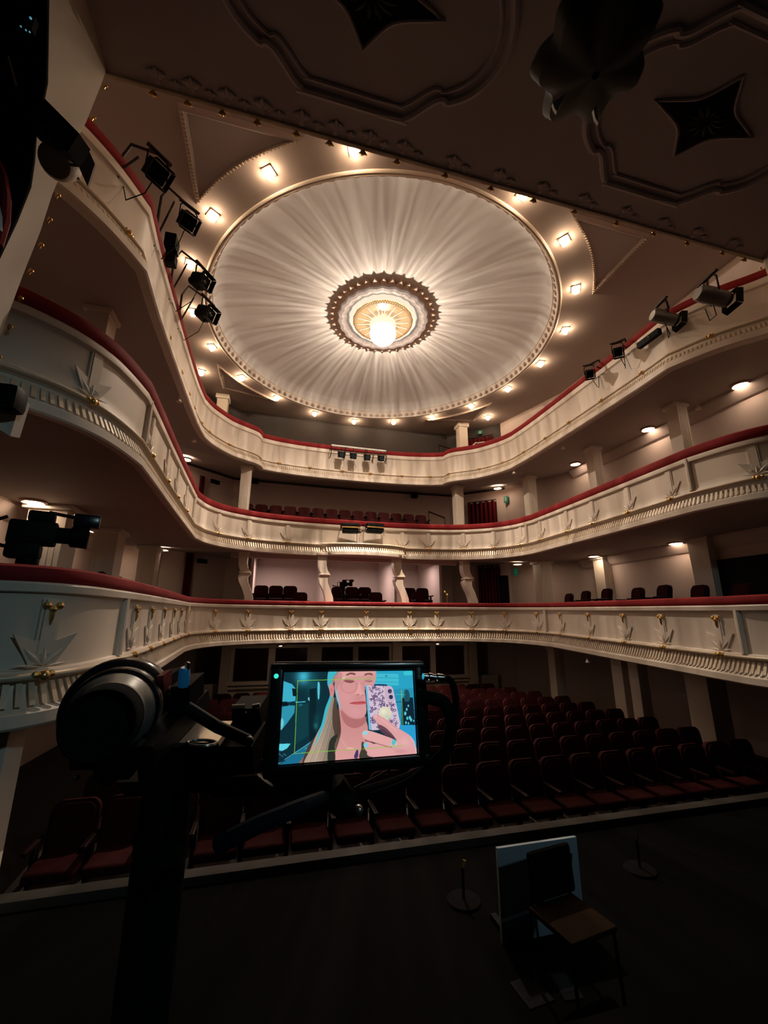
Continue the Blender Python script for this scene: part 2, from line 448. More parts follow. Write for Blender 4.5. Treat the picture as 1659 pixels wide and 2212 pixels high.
# ceiling lamps round the dome
lamp_px = [(765, 333), (1131, 428), (1220, 527), (1245, 631), (1222, 719), (1168, 790), (1097, 844), (1018, 881), (933, 904), (850, 915), (765, 914), (680, 897),
           (598, 863), (522, 820), (457, 755), (416, 680), (410, 577), (459, 474), (580, 382)]
lamp0 = None
for i, (px, py) in enumerate(lamp_px):
    p = onz(px, py, 8.93); az = math.atan2(p.y - CC.y, p.x)
    lab = ('square crystal lamp beside the dome rim, nearest to the dark portal edge' if i == 0 else
           '%s square crystal lamp clockwise round the dome rim from the lamp nearest the portal edge' % ORD[i])
    if lamp0 is None:
        lamp0 = thing('ceiling_lamp', lab, 'lamp', (p.x, p.y, CZ), (0, 0, az), 'crystal lamps in a ring round the dome')
        MB().box((0, 0, -0.012), (0.24, 0.24, 0.024), bev=0.005).build('base_plate', TAN, lamp0)
        g = MB()
        g.add([(-.07, -.07, -.04), (.07, -.07, -.04), (.07, .07, -.04), (-.07, .07, -.04), (-.12, -.12, -.12), (.12, -.12, -.12), (.12, .12, -.12), (-.12, .12, -.12),
               (-.05, -.05, -.24), (.05, -.05, -.24), (.05, .05, -.24), (-.05, .05, -.24)],
              [(0, 1, 2, 3), (0, 1, 5, 4), (1, 2, 6, 5), (2, 3, 7, 6), (3, 0, 4, 7), (4, 5, 9, 8), (5, 6, 10, 9), (6, 7, 11, 10), (7, 4, 8, 11), (8, 9, 10, 11)])
        g.v = [(x * .68, y * .68, z * .75) for x, y, z in g.v]; g.build('crystal_shade', LAMPG, lamp0, 0)
        e = MB()
        for sgx, sgy in ((1, 1), (1, -1), (-1, 1), (-1, -1)):
            e.tube([(.07 * sgx, .07 * sgy, -.02), (.125 * sgx, .125 * sgy, -.12), (.052 * sgx, .052 * sgy, -.245)], 0.008, 5)
        e.v = [(x * .68, y * .68, z * .75) for x, y, z in e.v]; e.build('lamp_frame', GOLD, lamp0)
    else:
        dup(lamp0, (p.x, p.y, CZ), (0, 0, az), lab)
for (px, py, lab) in ((435, 806, 'small ceiling lamp apart from the ring, above the left gallery curve'), (1054, 903, 'small ceiling lamp apart from the ring, above the right gallery curve')):
    p = onz(px, py, 8.98); dup(lamp0, (p.x, p.y, CZ), (0, 0, 0.3), lab, 'lamps apart from the ring')

# ceiling coffers in the corners
def coffer(sx, corner, tipx, tipy, label):
    co = thing('ceiling_coffer', label, 'ceiling panel', (0, 0, 0))
    c = Vector((sx * corner[0], corner[1])); a = Vector((sx * tipx[0], tipx[1])); b = Vector((sx * tipy[0], tipy[1]))
    def polar(p):
        d = p - CC; return d.length, math.atan2(d.y, d.x)
    (ra, ta), (rb, tb) = polar(a), polar(b)
    if abs(tb - ta) > PI: tb += 2 * PI if tb < ta else -2 * PI
    arc = [CC + Vector((math.cos(ta + (tb - ta) * k / 16), math.sin(ta + (tb - ta) * k / 16))) * (ra + (rb - ra) * k / 16) for k in range(17)]
    loop = [c] + arc
    cen = (c + a + b) / 3
    inner = [p + (cen - p) * 0.20 for p in loop]
    pts = [(p.x, p.y) for p in inner]
    MB().prism(pts, CZ - 0.015, CZ + 0.01).build('coffer_panel', SOFF, co, 0)
    fr = MB(); nL = len(loop); vs = []
    for k, f in ((0, 0.0), (0.075, 0.06), (0.075, 0.12), (0.02, 0.20)):
        for p in loop:
            q = p + (cen - p) * f; vs.append((q.x, q.y, CZ - k))
    fs = [(r * nL + i, r * nL + (i + 1) % nL, (r + 1) * nL + (i + 1) % nL, (r + 1) * nL + i) for r in range(3) for i in range(nL)]
    fr.add(vs, fs); fr.build('coffer_frame', CEIL, co, 20)
    bead = MB()
    def row(p, q, f=0.09):
        p = p + (cen - p) * f; q = q + (cen - q) * f; L = (q - p).length; n_ = int(L / 0.075)
        for i in range(n_):
            t = (i + 0.5) / n_; x = p + (q - p) * t
            bead.box((0, 0, 0), (0.028, 0.05, 0.02), Matrix.Translation((x.x, x.y, CZ - 0.085)) @ Matrix.Rotation(math.atan2((q - p).y, (q - p).x), 4, 'Z'))
    row(c, b)
    for i in range(16): row(arc[i], arc[i + 1])
    bead.build('bead_row', GILT, co, 0)
coffer(-1, (5.31, 6.27), (3.03, 6.27), (5.31, 8.27), 'dark triangular ceiling coffer with gilt beads at the front left of the dome')
coffer(1, (5.31, 6.27), (3.03, 6.27), (5.31, 8.27), 'dark triangular ceiling coffer with gilt beads at the front right of the dome')
coffer(-1, (5.61, 16.37), (3.4, 16.9), (5.61, 14.62), 'triangular ceiling coffer above the left rear gallery corner')
coffer(1, (5.61, 16.37), (3.4, 16.9), (5.61, 14.62), 'triangular ceiling coffer above the right rear gallery corner')

# ------------------------------------------------------------------ balconies
def star_mb():
    b = MB()
    # a low plate with two pointed wings, folded slender leaves in front of it
    pl = [(-.25, .27), (-.09, .215), (.09, .215), (.25, .27), (.10, .02), (-.10, .02)]
    Mz = Matrix(((1, 0, 0, 0), (0, 0, 1, 0), (0, 1, 0, 0), (0, 0, 0, 1)))
    b.prism(pl, 0.0, 0.016, Mz)
    def leaf(base, tip, wid, lift):
        bx, bz = base; tx, tz = tip; dx, dz = tx - bx, tz - bz; L = math.hypot(dx, dz); nx, nz = -dz / L * wid, dx / L * wid
        mx_, mz = bx + dx * .45, bz + dz * .45; f = .02
        b.add([(bx, f, bz), (mx_ + nx, f, mz + nz), (tx, f + lift * .3, tz), (mx_ - nx, f, mz - nz), (mx_, f + lift, mz)],
              [(0, 1, 4), (1, 2, 4), (2, 3, 4), (3, 0, 4), (0, 3, 2, 1)])
    for sx in (-1, 1):
        leaf((0, .01), (sx * .165, .16), .024, .014); leaf((0, 0), (sx * .23, .03), .014, .012)
    leaf((0, 0), (0, .17), .02, .016)
    return b
STAR = star_mb().mesh('star_ornament', CREAM, 0)
STRIP = MB().box((0, 0.012, 0.0), (0.11, 0.03, 1.0)).box((-.07, 0.008, 0), (.02, .02, 1.0)).box((.07, .008, 0), (.02, .02, 1.0)).mesh('panel_strip', CREAM, 0)
BOSSM = MB().sphere((0, 0.03, 0), 0.045, 10).sphere((0.06, 0.02, 0.01), 0.03, 8).sphere((-0.06, 0.02, 0.01), 0.03, 8).mesh('gilt_boss', GOLD)
dm = MB()
for k in (-1, 0, 1): dm.sphere((k * .05, 0.025, -.03 if k else -0.06), 0.035, 8)
dm.tube([(0, .02, -.05), (0, .03, -.14), (0, .02, -.2)], [0.03, 0.022, 0.006], 6)
DROPM = dm.mesh('gilt_drop', GOLD)
def inst(name, me, parent, m):
    o = bpy.data.objects.new(name, me); COL.objects.link(o); o.parent = parent; o.matrix_local = m; return o

def balcony(label, path, ztop, body, trimz, dent, lip, zf, zs, orn_px, pil_px, star_z=None, drop=False, frieze=None, bulge=None, boss_all=False, zfun=None, rh=.2):
    nrm = normals(path); N = len(path)
    bal = thing('balcony', label, 'balcony')
    def W(d, wgt):
        if not bulge or not wgt: return d
        return lambda i: d + wgt * bulge(path[i].x)
    MB().sweep(path, nrm, [(W(d, q), ztop + z) for d, z, q in body]).build('parapet', CREAM, bal)
    MB().sweep(path, nrm, [(-.24, ztop), (-.25, ztop + rh * .83), (-.20, ztop + rh), (.03, ztop + rh), (.075, ztop + rh * .83), (.085, ztop + rh * .45), (.07, ztop + rh * .1), (.05, ztop - .005)]).build('velvet_rail', VELVET, bal)
    MB().sweep(path, nrm, [(W(d, q), ztop + z) for d, z, q in lip]).build('cornice', CREAM, bal)
    # gilt trim rope
    tr_ = []
    for k in range(7):
        a = -PI / 2 + PI * k / 6; tr_.append((W(trimz[1] + .035 * math.cos(a), 1), ztop + trimz[0] + .03 * math.sin(a)))
    MB().sweep(path, nrm, tr_).build('trim_rope', GILT, bal)
    # dentils: evenly spaced along the front
    db = MB(); acc = 0.0
    for i in range(1, N):
        L = (path[i] - path[i - 1]).length; acc += L
        while acc >= 0.08:
            acc -= 0.08
            t = 1 - acc / L if L else 0
            p = path[i - 1].lerp(path[i], t); q = nrm[i - 1].lerp(nrm[i], t).normalized()
            bo = bulge(p.x) if bulge else 0
            m = Matrix(((q.y, q.x, 0, p.x + q.x * bo), (-q.x, q.y, 0, p.y + q.y * bo), (0, 0, 1, ztop), (0, 0, 0, 1)))
            z0, z1, d0, d1 = dent
            db.add([(-.02, d0, z0), (.022, d0, z0), (.022, d1, z1), (-.02, d1, z1), (-.02, d0 + .018, z0 - .005), (.022, d0 + .018, z0 - .005), (.022, d1 + .018, z1), (-.02, d1 + .018, z1)],
                   [(4, 5, 6, 7), (0, 1, 5, 4), (2, 3, 7, 6), (1, 2, 6, 5), (3, 0, 4, 7)], m)
    db.build('dentil_band', GILT, bal, 0)
    s1 = MB(); fill_between(s1, path, zf, 0, -0.2, nrm); s1.build('gallery_floor', DARKFLOOR, bal, 0)
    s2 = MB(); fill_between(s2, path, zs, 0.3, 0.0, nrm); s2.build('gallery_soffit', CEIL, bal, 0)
    if bulge:
        bs = MB(); idx = [i for i in range(N) if bulge(path[i].x) > 0.0]
        bs.add([(path[i].x + nrm[i].x * (lip[-2][0] + bulge(path[i].x)), path[i].y + nrm[i].y * (lip[-2][0] + bulge(path[i].x)), ztop + lip[-2][1] + .004) for i in idx] +
               [(path[i].x, path[i].y, zs) for i in idx], [(k, k + 1, len(idx) + k + 1, len(idx) + k) for k in range(len(idx) - 1)])
        bs.build('bay_underside', CEIL, bal, 0)
    zmid = ztop + trimz[0]
    pxs = [pix((p.x, p.y, zmid))[0] for p in path]
    def frame(px, z, d=0.0):
        i = min(range(N), key=lambda k: abs(pxs[k] - px) if (path[k].y > 4.2) else 1e9)
        p, q = path[i], nrm[i]; d = d + (bulge(p.x) if bulge else 0)
        return Matrix(((q.y, q.x, 0, p.x + q.x * d), (-q.x, q.y, 0, p.y + q.y * d), (0, 0, 1, z), (0, 0, 0, 1)))
    for px in orn_px:
        if boss_all:
            inst('gilt_boss', BOSSM, bal, frame(px, zmid, trimz[1] - .0)); continue
        f0, f1 = frieze
        i = min(range(N), key=lambda k: abs(pxs[k] - px)); bo = bulge(path[i].x) if bulge else 0
        inst('star_ornament', STAR, bal, frame(px, ztop + star_z, 0.005 - bo))
        inst('panel_strip', STRIP, bal, frame(px, ztop + (f0 + star_z + .1) / 2, -bo) @ Matrix.Diagonal((1, 1, f0 - star_z - .1, 1)))
        inst('gilt_boss', BOSSM, bal, frame(px, zmid, trimz[1]))
        if drop: inst('gilt_drop', DROPM, bal, frame(px, ztop + f0 - .02))
    for px in pil_px:
        b = MB().tube([(0, .02, 0), (0, .02, 1)], 0.05, 10)
        o = b.build('corner_post', CREAM, bal); f0, f1 = frieze
        o.matrix_local = frame(px, ztop + f1, 0) @ Matrix.Diagonal((1, 1, -.01 - f1, 1))
    if zfun:
        for o in bal.children:
            if o.name.split('.')[0] in ('parapet', 'velvet_rail', 'cornice', 'trim_rope', 'dentil_band', 'gallery_soffit', 'gallery_floor'):
                for v in o.data.vertices: v.co.z += zfun(v.co.x, v.co.y)
            else:
                o.location.z += zfun(o.location.x, o.location.y)
    return bal

B3 = balcony('top balcony with plain white front and red velvet rail under the dome', P3, 6.93,
    [(-.22, -.95, 0), (-.22, 0, 0), (.05, 0, 0), (.065, -.03, 0), (.05, -.15, 0), (.015, -.17, 0), (0, -.2, 0), (0, -.86, 0), (.03, -.875, 0), (.04, -.9, 0), (.04, -1.0, 0)],
    (-.93, .045), (-1.02, -1.17, .05, .13),
    [(.04, -1.0, 0), (.035, -1.03, 0), (.07, -1.11, 0), (.14, -1.18, 0), (.18, -1.195, 0), (.18, -1.34, 0), (.15, -1.365, 0), (0, -1.365, 0)], 6.05, 5.565,
    [276, 360, 386, 404, 416, 431, 449, 494, 559, 599.5, 671, 738, 801.5, 864, 928, 972, 1035, 1088, 1132, 1178.6, 1233, 1302, 1388, 1536],
    [], frieze=(-.2, -.86), boss_all=True)
def bay(x):
    return 0.58 * math.sqrt(max(0, 1 - (x / 1.46) ** 2)) if abs(x) < 1.46 else 0.0
B2 = balcony('middle balcony with star ornaments and a rounded bay at its centre', P2, 3.2,
    [(-.22, -.85, 0), (-.22, 0, 0), (.05, 0, 0), (.06, -.02, 0), (.05, -.095, 0), (.015, -.11, 0), (0, -.13, 0), (0, -.55, 0), (0.0, -.66, .0), (.02, -.70, .85), (.035, -.73, 1), (.035, -.78, 1)],
    (-.75, .04), (-.84, -1.0, .01, .085),
    [(.035, -.78, 1), (-.01, -.80, 1), (.0, -.9, 1), (.05, -.99, 1), (.11, -1.03, 1), (.11, -1.13, 1), (.09, -1.15, 1), (0, -1.15, 1)], 2.38, 2.05,
    [195, 321, 356, 377, 398, 467, 537, 621, 867, 926, 1001, 1066, 1126, 1172, 1224, 1286, 1359, 1453, 1650],
    [308, 1500, 413, 1139], star_z=-.68, frieze=(-.12, -.7), bulge=bay)
def rise(x, y):            # the front climbs a little towards the rear of the house
    f = max(0, min(1, (y - 5) / 9.0)); g = max(0, min(1, (x + 4.7) / 9.0))
    return .08 * f - .085 * g * (1 - f)
B1 = balcony('lowest balcony with star ornaments and gilt drops along its white front', P1, 0.28,
    [(-.22, -.8, 0), (-.22, 0, 0), (.06, 0, 0), (.075, -.02, 0), (.065, -.08, 0), (.02, -.09, 0), (0.0, -.14, 0), (0, -.70, 0), (.03, -.71, 0), (.05, -.74, 0), (.05, -.785, 0)],
    (-.755, .045), (-.80, -.97, .0, .075),
    [(.05, -.785, 0), (-.03, -.79, 0), (-.02, -.88, 0), (.04, -.99, 0), (.10, -1.03, 0), (.10, -1.12, 0), (.08, -1.14, 0), (0, -1.14, 0)], -0.55, -0.86,
    [75, 273, 315, 343, 365, 382, 402, 457, 537, 622, 693, 794, 884, 944, 1017, 1095.5, 1161, 1218, 1278, 1353, 1444.5, 1562],
    [250, 1610, 396, 1181], star_z=-.69, drop=True, frieze=(-.14, -.71), zfun=rise, rh=.14)

# ------------------------------------------------------------------ columns and brackets
def column(label, px, py, z0, z1, wid=0.42, dx=0.0, base=True):
    p = onz(px, py, z1); t = thing('column', label, 'column', (p.x + dx, p.y, z0))
    h = z1 - z0
    sh = MB(); k = wid / 2
    sh.add([(-k, -k, .3 if base else 0), (k, -k, .3 if base else 0), (k, k, .3 if base else 0), (-k, k, .3 if base else 0), (-k * 1.15, -k * 1.15, h - .1), (k * 1.15, -k * 1.15, h - .1), (k * 1.15, k * 1.15, h - .1), (-k * 1.15, k * 1.15, h - .1)],
           [(0, 1, 5, 4), (1, 2, 6, 5), (2, 3, 7, 6), (3, 0, 4, 7), (4, 5, 6, 7), (0, 3, 2, 1)])
    for q in range(5):
        x = -k * .7 + k * 1.4 * q / 4
        for sy in (-1, 1): sh.box((x, sy * (k + .004) * 1.07, h / 2 + .1), (.03, .02, h - .5))
    sh.build('shaft', CREAM, t, 0)
    MB().box((0, 0, h - .05), (wid * 1.45, wid * 1.45, .1), bev=.015).build('capital', CREAM, t)
    if base: MB().box((0, 0, .15), (wid * 1.2, wid * 1.2, .3), bev=.01).build('dark_plinth', BLACK, t)
    return t
for px, py, lab in ((534, 1009, 'cream square column with dark plinth on the middle balcony, left of its centre rows'),
                    (988, 1052, 'cream square column on the middle balcony, right of its centre rows'),
                    (1142, 1030, 'cream square column standing at the right bend of the middle balcony'),
                    (1280, 968, 'tapered cream column halfway along the right middle balcony'),
                    (1458, 876, 'tapered cream column of the right middle balcony nearest the stage'),
                    (222, 678, 'fluted cream column behind the red rail of the left middle balcony')):
    column(lab, px, py, 2.38, 5.57, 0.30 if px > 1200 else 0.33)
for px, py, lab, wd in ((1302, 1203, 'cream column behind the seats of the right lowest balcony, middle one of three', 0.40),
                    (1520, 1164, 'broad cream column of the right lowest balcony nearest the stage', 0.46),
                    (1170, 1213, 'cream column at the right bend of the lowest balcony', 0.42),
                    (240, 1145, 'cream column on the left lowest balcony, middle one of three', 0.46),
                    (326, 1181, 'narrow cream column on the left lowest balcony farthest from the stage', 0.42),
                    (125, 1098, 'broad cream column behind the video camera on the left balcony', 0.55)):
    column(lab, px, py, -0.6, 2.05, wd, base=False)
def bracket(label, px):
    p = ony(px, 1212, 14.42); t = thing('column', label, 'column', (p.x, 14.42, -0.5))
    curve = [(-.02, 2.62), (-.02, 2.2), (.02, 2.05), (.10, 1.93), (.10, 1.86), (.03, 1.80), (.02, 1.74), (.05, 1.6), (.15, 1.40), (.24, 1.15), (.27, .9), (.27, 0.0)]
    wd = [.15, .14, .14, .15, .16, .16, .15, .14, .13, .13, .13, .14]
    vs = []; fs = []
    for (x, z), q in zip(curve, wd):
        vs += [(x - q, -.2, z), (x + q, -.2, z), (x + q, .12, z), (x - q, .12, z)]
    for i in range(len(curve) - 1):
        for j in range(4): fs.append((i * 4 + j, i * 4 + (j + 1) % 4, (i + 1) * 4 + (j + 1) % 4, (i + 1) * 4 + j))
    MB().add(vs, fs).build('curved_shaft', CREAM, t, 20)
    MB().box((-.02, -.05, 2.6), (.40, .42, .1), bev=.015).build('capital', CREAM, t)
    MB().box((.07, -.05, 1.9), (.36, .36, .05), bev=.015).build('collar', CREAM, t)
for px, lab in ((527, 'curved cream bracket column leftmost under the centre of the middle balcony'),
                (697, 'curved cream bracket column at the left end of the rounded bay'),
                (857, 'curved cream bracket column at the right end of the rounded bay'),
                (1003, 'curved cream bracket column rightmost under the centre of the middle balcony')):
    bracket(lab, px)
# columns and windows of the stalls level
for px, py, lab, wd in ((1201, 1430, 'cream stalls column below the right bend of the lowest balcony', .34), (1347, 1470, 'cream stalls column under the right balcony with a dark shaded side', .36),
                        (1382, 1480, 'cream stalls pier right beside the column with a shaded side', .3), (1532, 1530, 'wide cream stalls column under the right balcony nearest the stage', .5)):
    p = onx(px, py, 5.9); t = thing('column', lab, 'column', (p.x, p.y, -3.05))
    MB().box((0, 0, 1.1), (wd, wd, 2.2), bev=.02).build('shaft', CREAM, t); MB().box((0, 0, .12), (wd + .06, wd + .06, .24), bev=.02).build('plinth', CREAM, t)
    MB().box((0, 0, 2.12), (wd + .1, wd + .1, .14), bev=.02).build('capital', CREAM, t)
p = ony(8, 1600, 4.75); lp = thing('column', 'tan stalls column at the lower left edge under the left box', 'column', (p.x - .05, 4.75, -3.0))
MB().box((0, 0, 1.07), (.30, .3, 2.14), bev=.02).build('shaft', CREAM, lp)
MB().box((0, 0, .15), (.36, .36, .3), bev=.02).build('plinth', CREAM, lp)

# glazed boxes across the back of the stalls
def wpx(x0, x1, x2, x3, name):
    Y = 16.6
    P_ = lambda px, py: ony(px, py, Y)
    zt, zb = ony(800, 1396, Y).z, ony(640, 1468, Y).z
    a, b, c, d = [ony(x, 1430, Y).x for x in (x0, x1, x2, x3)]
    f = MB(); th = 0.09
    f.box(((a + d) / 2, Y, zt + .05), (d - a + .3, .14, .12)).box(((a + d) / 2, Y - .02, zb - .06), (d - a + .3, .2, .12)).box(((a + d) / 2, Y, zb - .22), (d - a + .3, .12, .06))
    for x0_, x1_ in ((a - .14, a), (b, c), (d, d + .14)): f.box(((x0_ + x1_) / 2, Y, (zt + zb) / 2), (max(.05, x1_ - x0_), .14, zt - zb))
    o = f.build(name, CREAM, None); o['kind'] = 'structure'
    for (p, q) in ((a, b), (c, d)):
        g = MB().box(((p + q) / 2, Y + .03, (zt + zb) / 2), (q - p, .02, zt - zb)); g.build('window_pane', GLASSD, o, 0)
wpx(506, 579, 594, 663, 'window_1'); wpx(694, 762, 773, 840, 'window_2'); wpx(868, 929, 940, 1003, 'window_3')
sw_ = MB()
sw_.box((0, 16.75, -2.9), (12.5, .1, 1.2))
xs = [ony(px, 1430, 16.7).x for px in (478, 497, 670, 688, 845, 862, 1010, 1026)]
for i in range(0, 8, 2): sw_.box(((xs[i] + xs[i + 1]) / 2, 16.62, -1.9), (xs[i + 1] - xs[i], .3, 2.2))
struct('wall_booth', sw_, CREAM)

# partition walls of the boxes at the back of the lowest balcony, bright inside
pb = MB()
for px in (545, 704, 850, 945):
    p = ony(px, 1240, 15.9); pb.box((p.x, 16.9, .9), (.1, 2.6, 3.0))
struct('wall_partition', pb, PLASTER)
hd = MB(); hd.box((-.4, 14.75, 2.02), (8.2, .2, .16)); struct('trim_1', hd, PLASTER)
for px, lab in ((605, 1), (778, 2), (900, 3)):
    p = ony(px, 1215, 16.6)
    light('box_light', 'AREA', (p.x - (.25 if lab == 3 else 0), 16.3, 2.1), BOX_W * (.5 if lab == 3 else 1), (1.0, 0.78, 0.72), 0.35)

# cornices where gallery walls meet the soffits
for sx, nm in ((1, 'trim_2'), (-1, 'trim_3')):
    c_ = MB()
    for z in (5.57, 2.05):
        pts = [Vector((sx * 8.0, y)) for y in (4.6, 13.0)]
        c_.add([(sx * 7.99, 4.6, z - .32), (sx * 7.99, 13.0, z - .32), (sx * 7.93, 13.0, z - .28), (sx * 7.93, 4.6, z - .28), (sx * 7.76, 13.0, z - .06), (sx * 7.76, 4.6, z - .06), (sx * 7.76, 13.0, z + .01), (sx * 7.76, 4.6, z + .01)],
               [(0, 1, 2, 3), (3, 2, 4, 5), (5, 4, 6, 7)])
    struct(nm, c_, PLASTER, 0)

# downlights under the galleries
dl0 = None
for px, py, z, lab in ((1600, 833, 5.53, 'glowing round downlight under the right top balcony nearest the stage'), (1400, 928, 5.53, 'glowing round downlight over the right middle balcony between two columns'),
                       (1243, 1003, 5.53, 'glowing round downlight over the right middle balcony farthest from the stage'), (1075, 1055, 5.62, 'round downlight at the right rear corner over the middle balcony'),
                       (402, 993, 5.62, 'round downlight at the left rear corner over the middle balcony'),
                       (1460, 1174, 2.02, 'glowing downlight over the right lowest balcony nearest the stage'), (1283, 1202, 2.02, 'glowing downlight over the right lowest balcony beside the middle column'),
                       (1118, 1219, 2.04, 'small downlight over the right rear corner of the lowest balcony, near the green sign'), (72, 1085, 2.02, 'bright downlight above the black video camera on the left balcony'),
                       (208, 1148, 2.02, 'glowing downlight over the left lowest balcony between two columns'), (351, 1188, 2.03, 'small downlight beside the narrow column of the left lowest balcony'),
                       (945, 1387, -.83, 'small round downlight over the right glazed booth'), (606, 1391, -.83, 'small round downlight over the left glazed booth')):
    p = onz(px, py, z)
    if dl0 is None:
        dl0 = thing('downlight', lab, 'ceiling light', (p.x, p.y, z + .03), group='round downlights under the galleries')
        MB().lathe([(.21, .01), (.21, -.03), (.17, -.045), (.15, -.02), (.15, .01)], 28).build('trim_ring', TAN, dl0)
        MB().lathe([(.145, -.02), (.11, -.045), (0, -.055)], 24).build('glowing_glass', DOWNG, dl0)
    else:
        d = dup(dl0, (p.x, p.y, z + .03), (0, 0, 0), lab)
        if z < 0: d.scale = (.75, .75, 1.9)
# little white fittings hanging under the soffits
ft0 = None
for px, py, z, lab in ((388, 858, 5.54, 'tiny white fitting under the left top balcony, upper one of two'), (420, 946, 5.54, 'tiny white fitting under the left top balcony, lower one of two'),
                       (1216, 961, 5.54, 'tiny white fitting under the straight part of the right top balcony'), (1110, 1016, 5.54, 'tiny white fitting under the bend of the right top balcony'),
                       (1507, 874, 5.54, 'tiny white fitting beside the nearest right column top'), (1262, 1184, 2.02, 'tiny pale fitting under the right middle balcony'), (1268, 1423, -.88, 'tiny pale fitting under the right lowest balcony')):
    p = onz(px, py, z)
    if ft0 is None:
        ft0 = thing('ceiling_fitting', lab, 'fitting', (p.x, p.y, z), (0, 0, .5), 'tiny white fittings under the soffits')
        MB().tube([(0, 0, .03), (0, 0, -.05)], .012, 6).build('stem', WHITE, ft0)
        MB().lathe([(.015, -.03), (.03, -.06), (.075, -.14), (.0, -.13)], 12).build('cone', CREAM, ft0)
    else:
        d = dup(ft0, (p.x, p.y, z), (0, 0, .5), lab)
        if z < 2.1: d.scale = (.55, .55, .55)

# ------------------------------------------------------------------ proscenium portal
por = thing('proscenium_portal', 'dark proscenium portal with ornamented soffit and cream side reveals', 'proscenium')
PZ = 6.56; PY = 4.44
so = MB(); so.box((0, .9, PZ + .12), (15, 2 * (PY - .9), .24)); so.build('soffit', SOFF, por, 0)
fw = MB(); fw.box((0, PY - .06, (PZ + .24 + 9.07) / 2), (16.1, .12, 9.07 - PZ - .24)); fw.build('upper_front', PLASTER, por, 0)
lp_ = MB(); lp_.box((0, PY + .01, PZ + .02), (11.3, .06, .10), bev=.015); lp_.build('edge_molding', GILT, por)
JZ = [(6.62, 5.44, 1.15), (6.3, 5.46, 1.1), (5.65, 5.52, 1.0), (5.0, 5.62, .75), (4.5, 5.67, .5), (4.0, 5.69, .4), (3.4, 5.745, .38), (2.5, 5.81, .36), (1.2, 5.87, .36), (-1.6, 5.95, .36), (-3.0, 6.0, .36)]
for sx, nm in ((-1, 'jamb_reveal'), (1, 'jamb_reveal')):
    b = MB(); vs = []; fs = []
    for z, x, dp in JZ:
        vs += [(sx * 8.3, PY, z), (sx * (x + .05), PY, z), (sx * x, PY - .05, z), (sx * x, PY - dp, z), (sx * (x + .3), PY - dp - .1, z)]
    for i in range(len(JZ) - 1):
        for j in range(4): fs.append((i * 5 + j, i * 5 + j + 1, (i + 1) * 5 + j + 1, (i + 1) * 5 + j))
    b.add(vs, fs); b.build(nm, PORT, por, 30)
# gilt leaves along the edge
lf = MB()
for k in (-1, 0, 1):
    a = k * .75
    lf.tube([(0, 0, 0), (math.sin(a) * .07, .03, -.05 * math.cos(a) - .01), (math.sin(a) * .13, .045, -.085 * math.cos(a) + .02 * abs(k))], [.02, .026, .004], 6)
lf.sphere((0, .01, .01), .035, 8)
LEAF = lf.mesh('gilt_leaf', GOLD)
for px, py in ((330, 200), (405, 222), (480, 246), (555, 270), (640, 292), (712, 312), (785, 318), (858, 336), (962, 362), (1060, 390), (1152, 412), (1240, 440), (1330, 467), (1410, 490), (1482, 510), (1558, 533), (1606, 545)):
    p = ony(px, py, PY + .03); inst('gilt_leaf', LEAF, por, Matrix.Translation((p.x, PY + .03, PZ - .03)) @ Matrix.Scale(.75, 4))
lm_ = LEAF.copy(); lm_.materials.clear(); lm_.materials.append(SOFF)
for px, py in ((330, 200), (405, 222), (480, 246), (555, 270), (640, 292), (712, 312), (785, 318), (858, 336), (962, 362), (1060, 390), (1152, 412), (1240, 440), (1330, 467), (1410, 490), (1482, 510), (1558, 533)):
    p = ony(px, py, PY); inst('soffit_leaf', lm_, por, Matrix.Translation((p.x + .06, PY - .10, PZ)) @ Matrix.Rotation(-PI / 2, 4, 'X') @ Matrix.Diagonal((1.3, .5, 1.6, 1)))
    inst('soffit_leaf', lm_, por, Matrix.Translation((p.x + .28, PY - .07, PZ)) @ Matrix.Rotation(-PI / 2, 4, 'X') @ Matrix.Diagonal((.9, .4, 1.0, 1)))
for z in (6.4, 5.85, 5.2, 4.6, 4.25, 3.9, 3.55, 3.2, 2.85, 2.5):
    x = np.interp(-z, [-q[0] for q in JZ], [q[1] for q in JZ])
    inst('gilt_leaf', LEAF, por, Matrix.Translation((-x, PY + .03, z)) @ Matrix.Rotation(PI / 2, 4, 'Y') @ Matrix.Scale(.48, 4))
    inst('gilt_leaf', LEAF, por, Matrix.Translation((x, PY + .03, z)) @ Matrix.Rotation(-PI / 2, 4, 'Y') @ Matrix.Scale(.48, 4))
def smooth_closed(pts, n=6):
    P_ = [Vector((p[0], p[1])) for p in pts]; out = []; N = len(P_)
    for i in range(N):
        p0, p1, p2, p3 = P_[i - 1], P_[i], P_[(i + 1) % N], P_[(i + 2) % N]
        for k in range(n):
            t = k / n; out.append(0.5 * ((2 * p1) + (p2 - p0) * t + (2 * p0 - 5 * p1 + 4 * p2 - p3) * t * t + (3 * p1 - p0 - 3 * p2 + p3) * t ** 3))
    return out
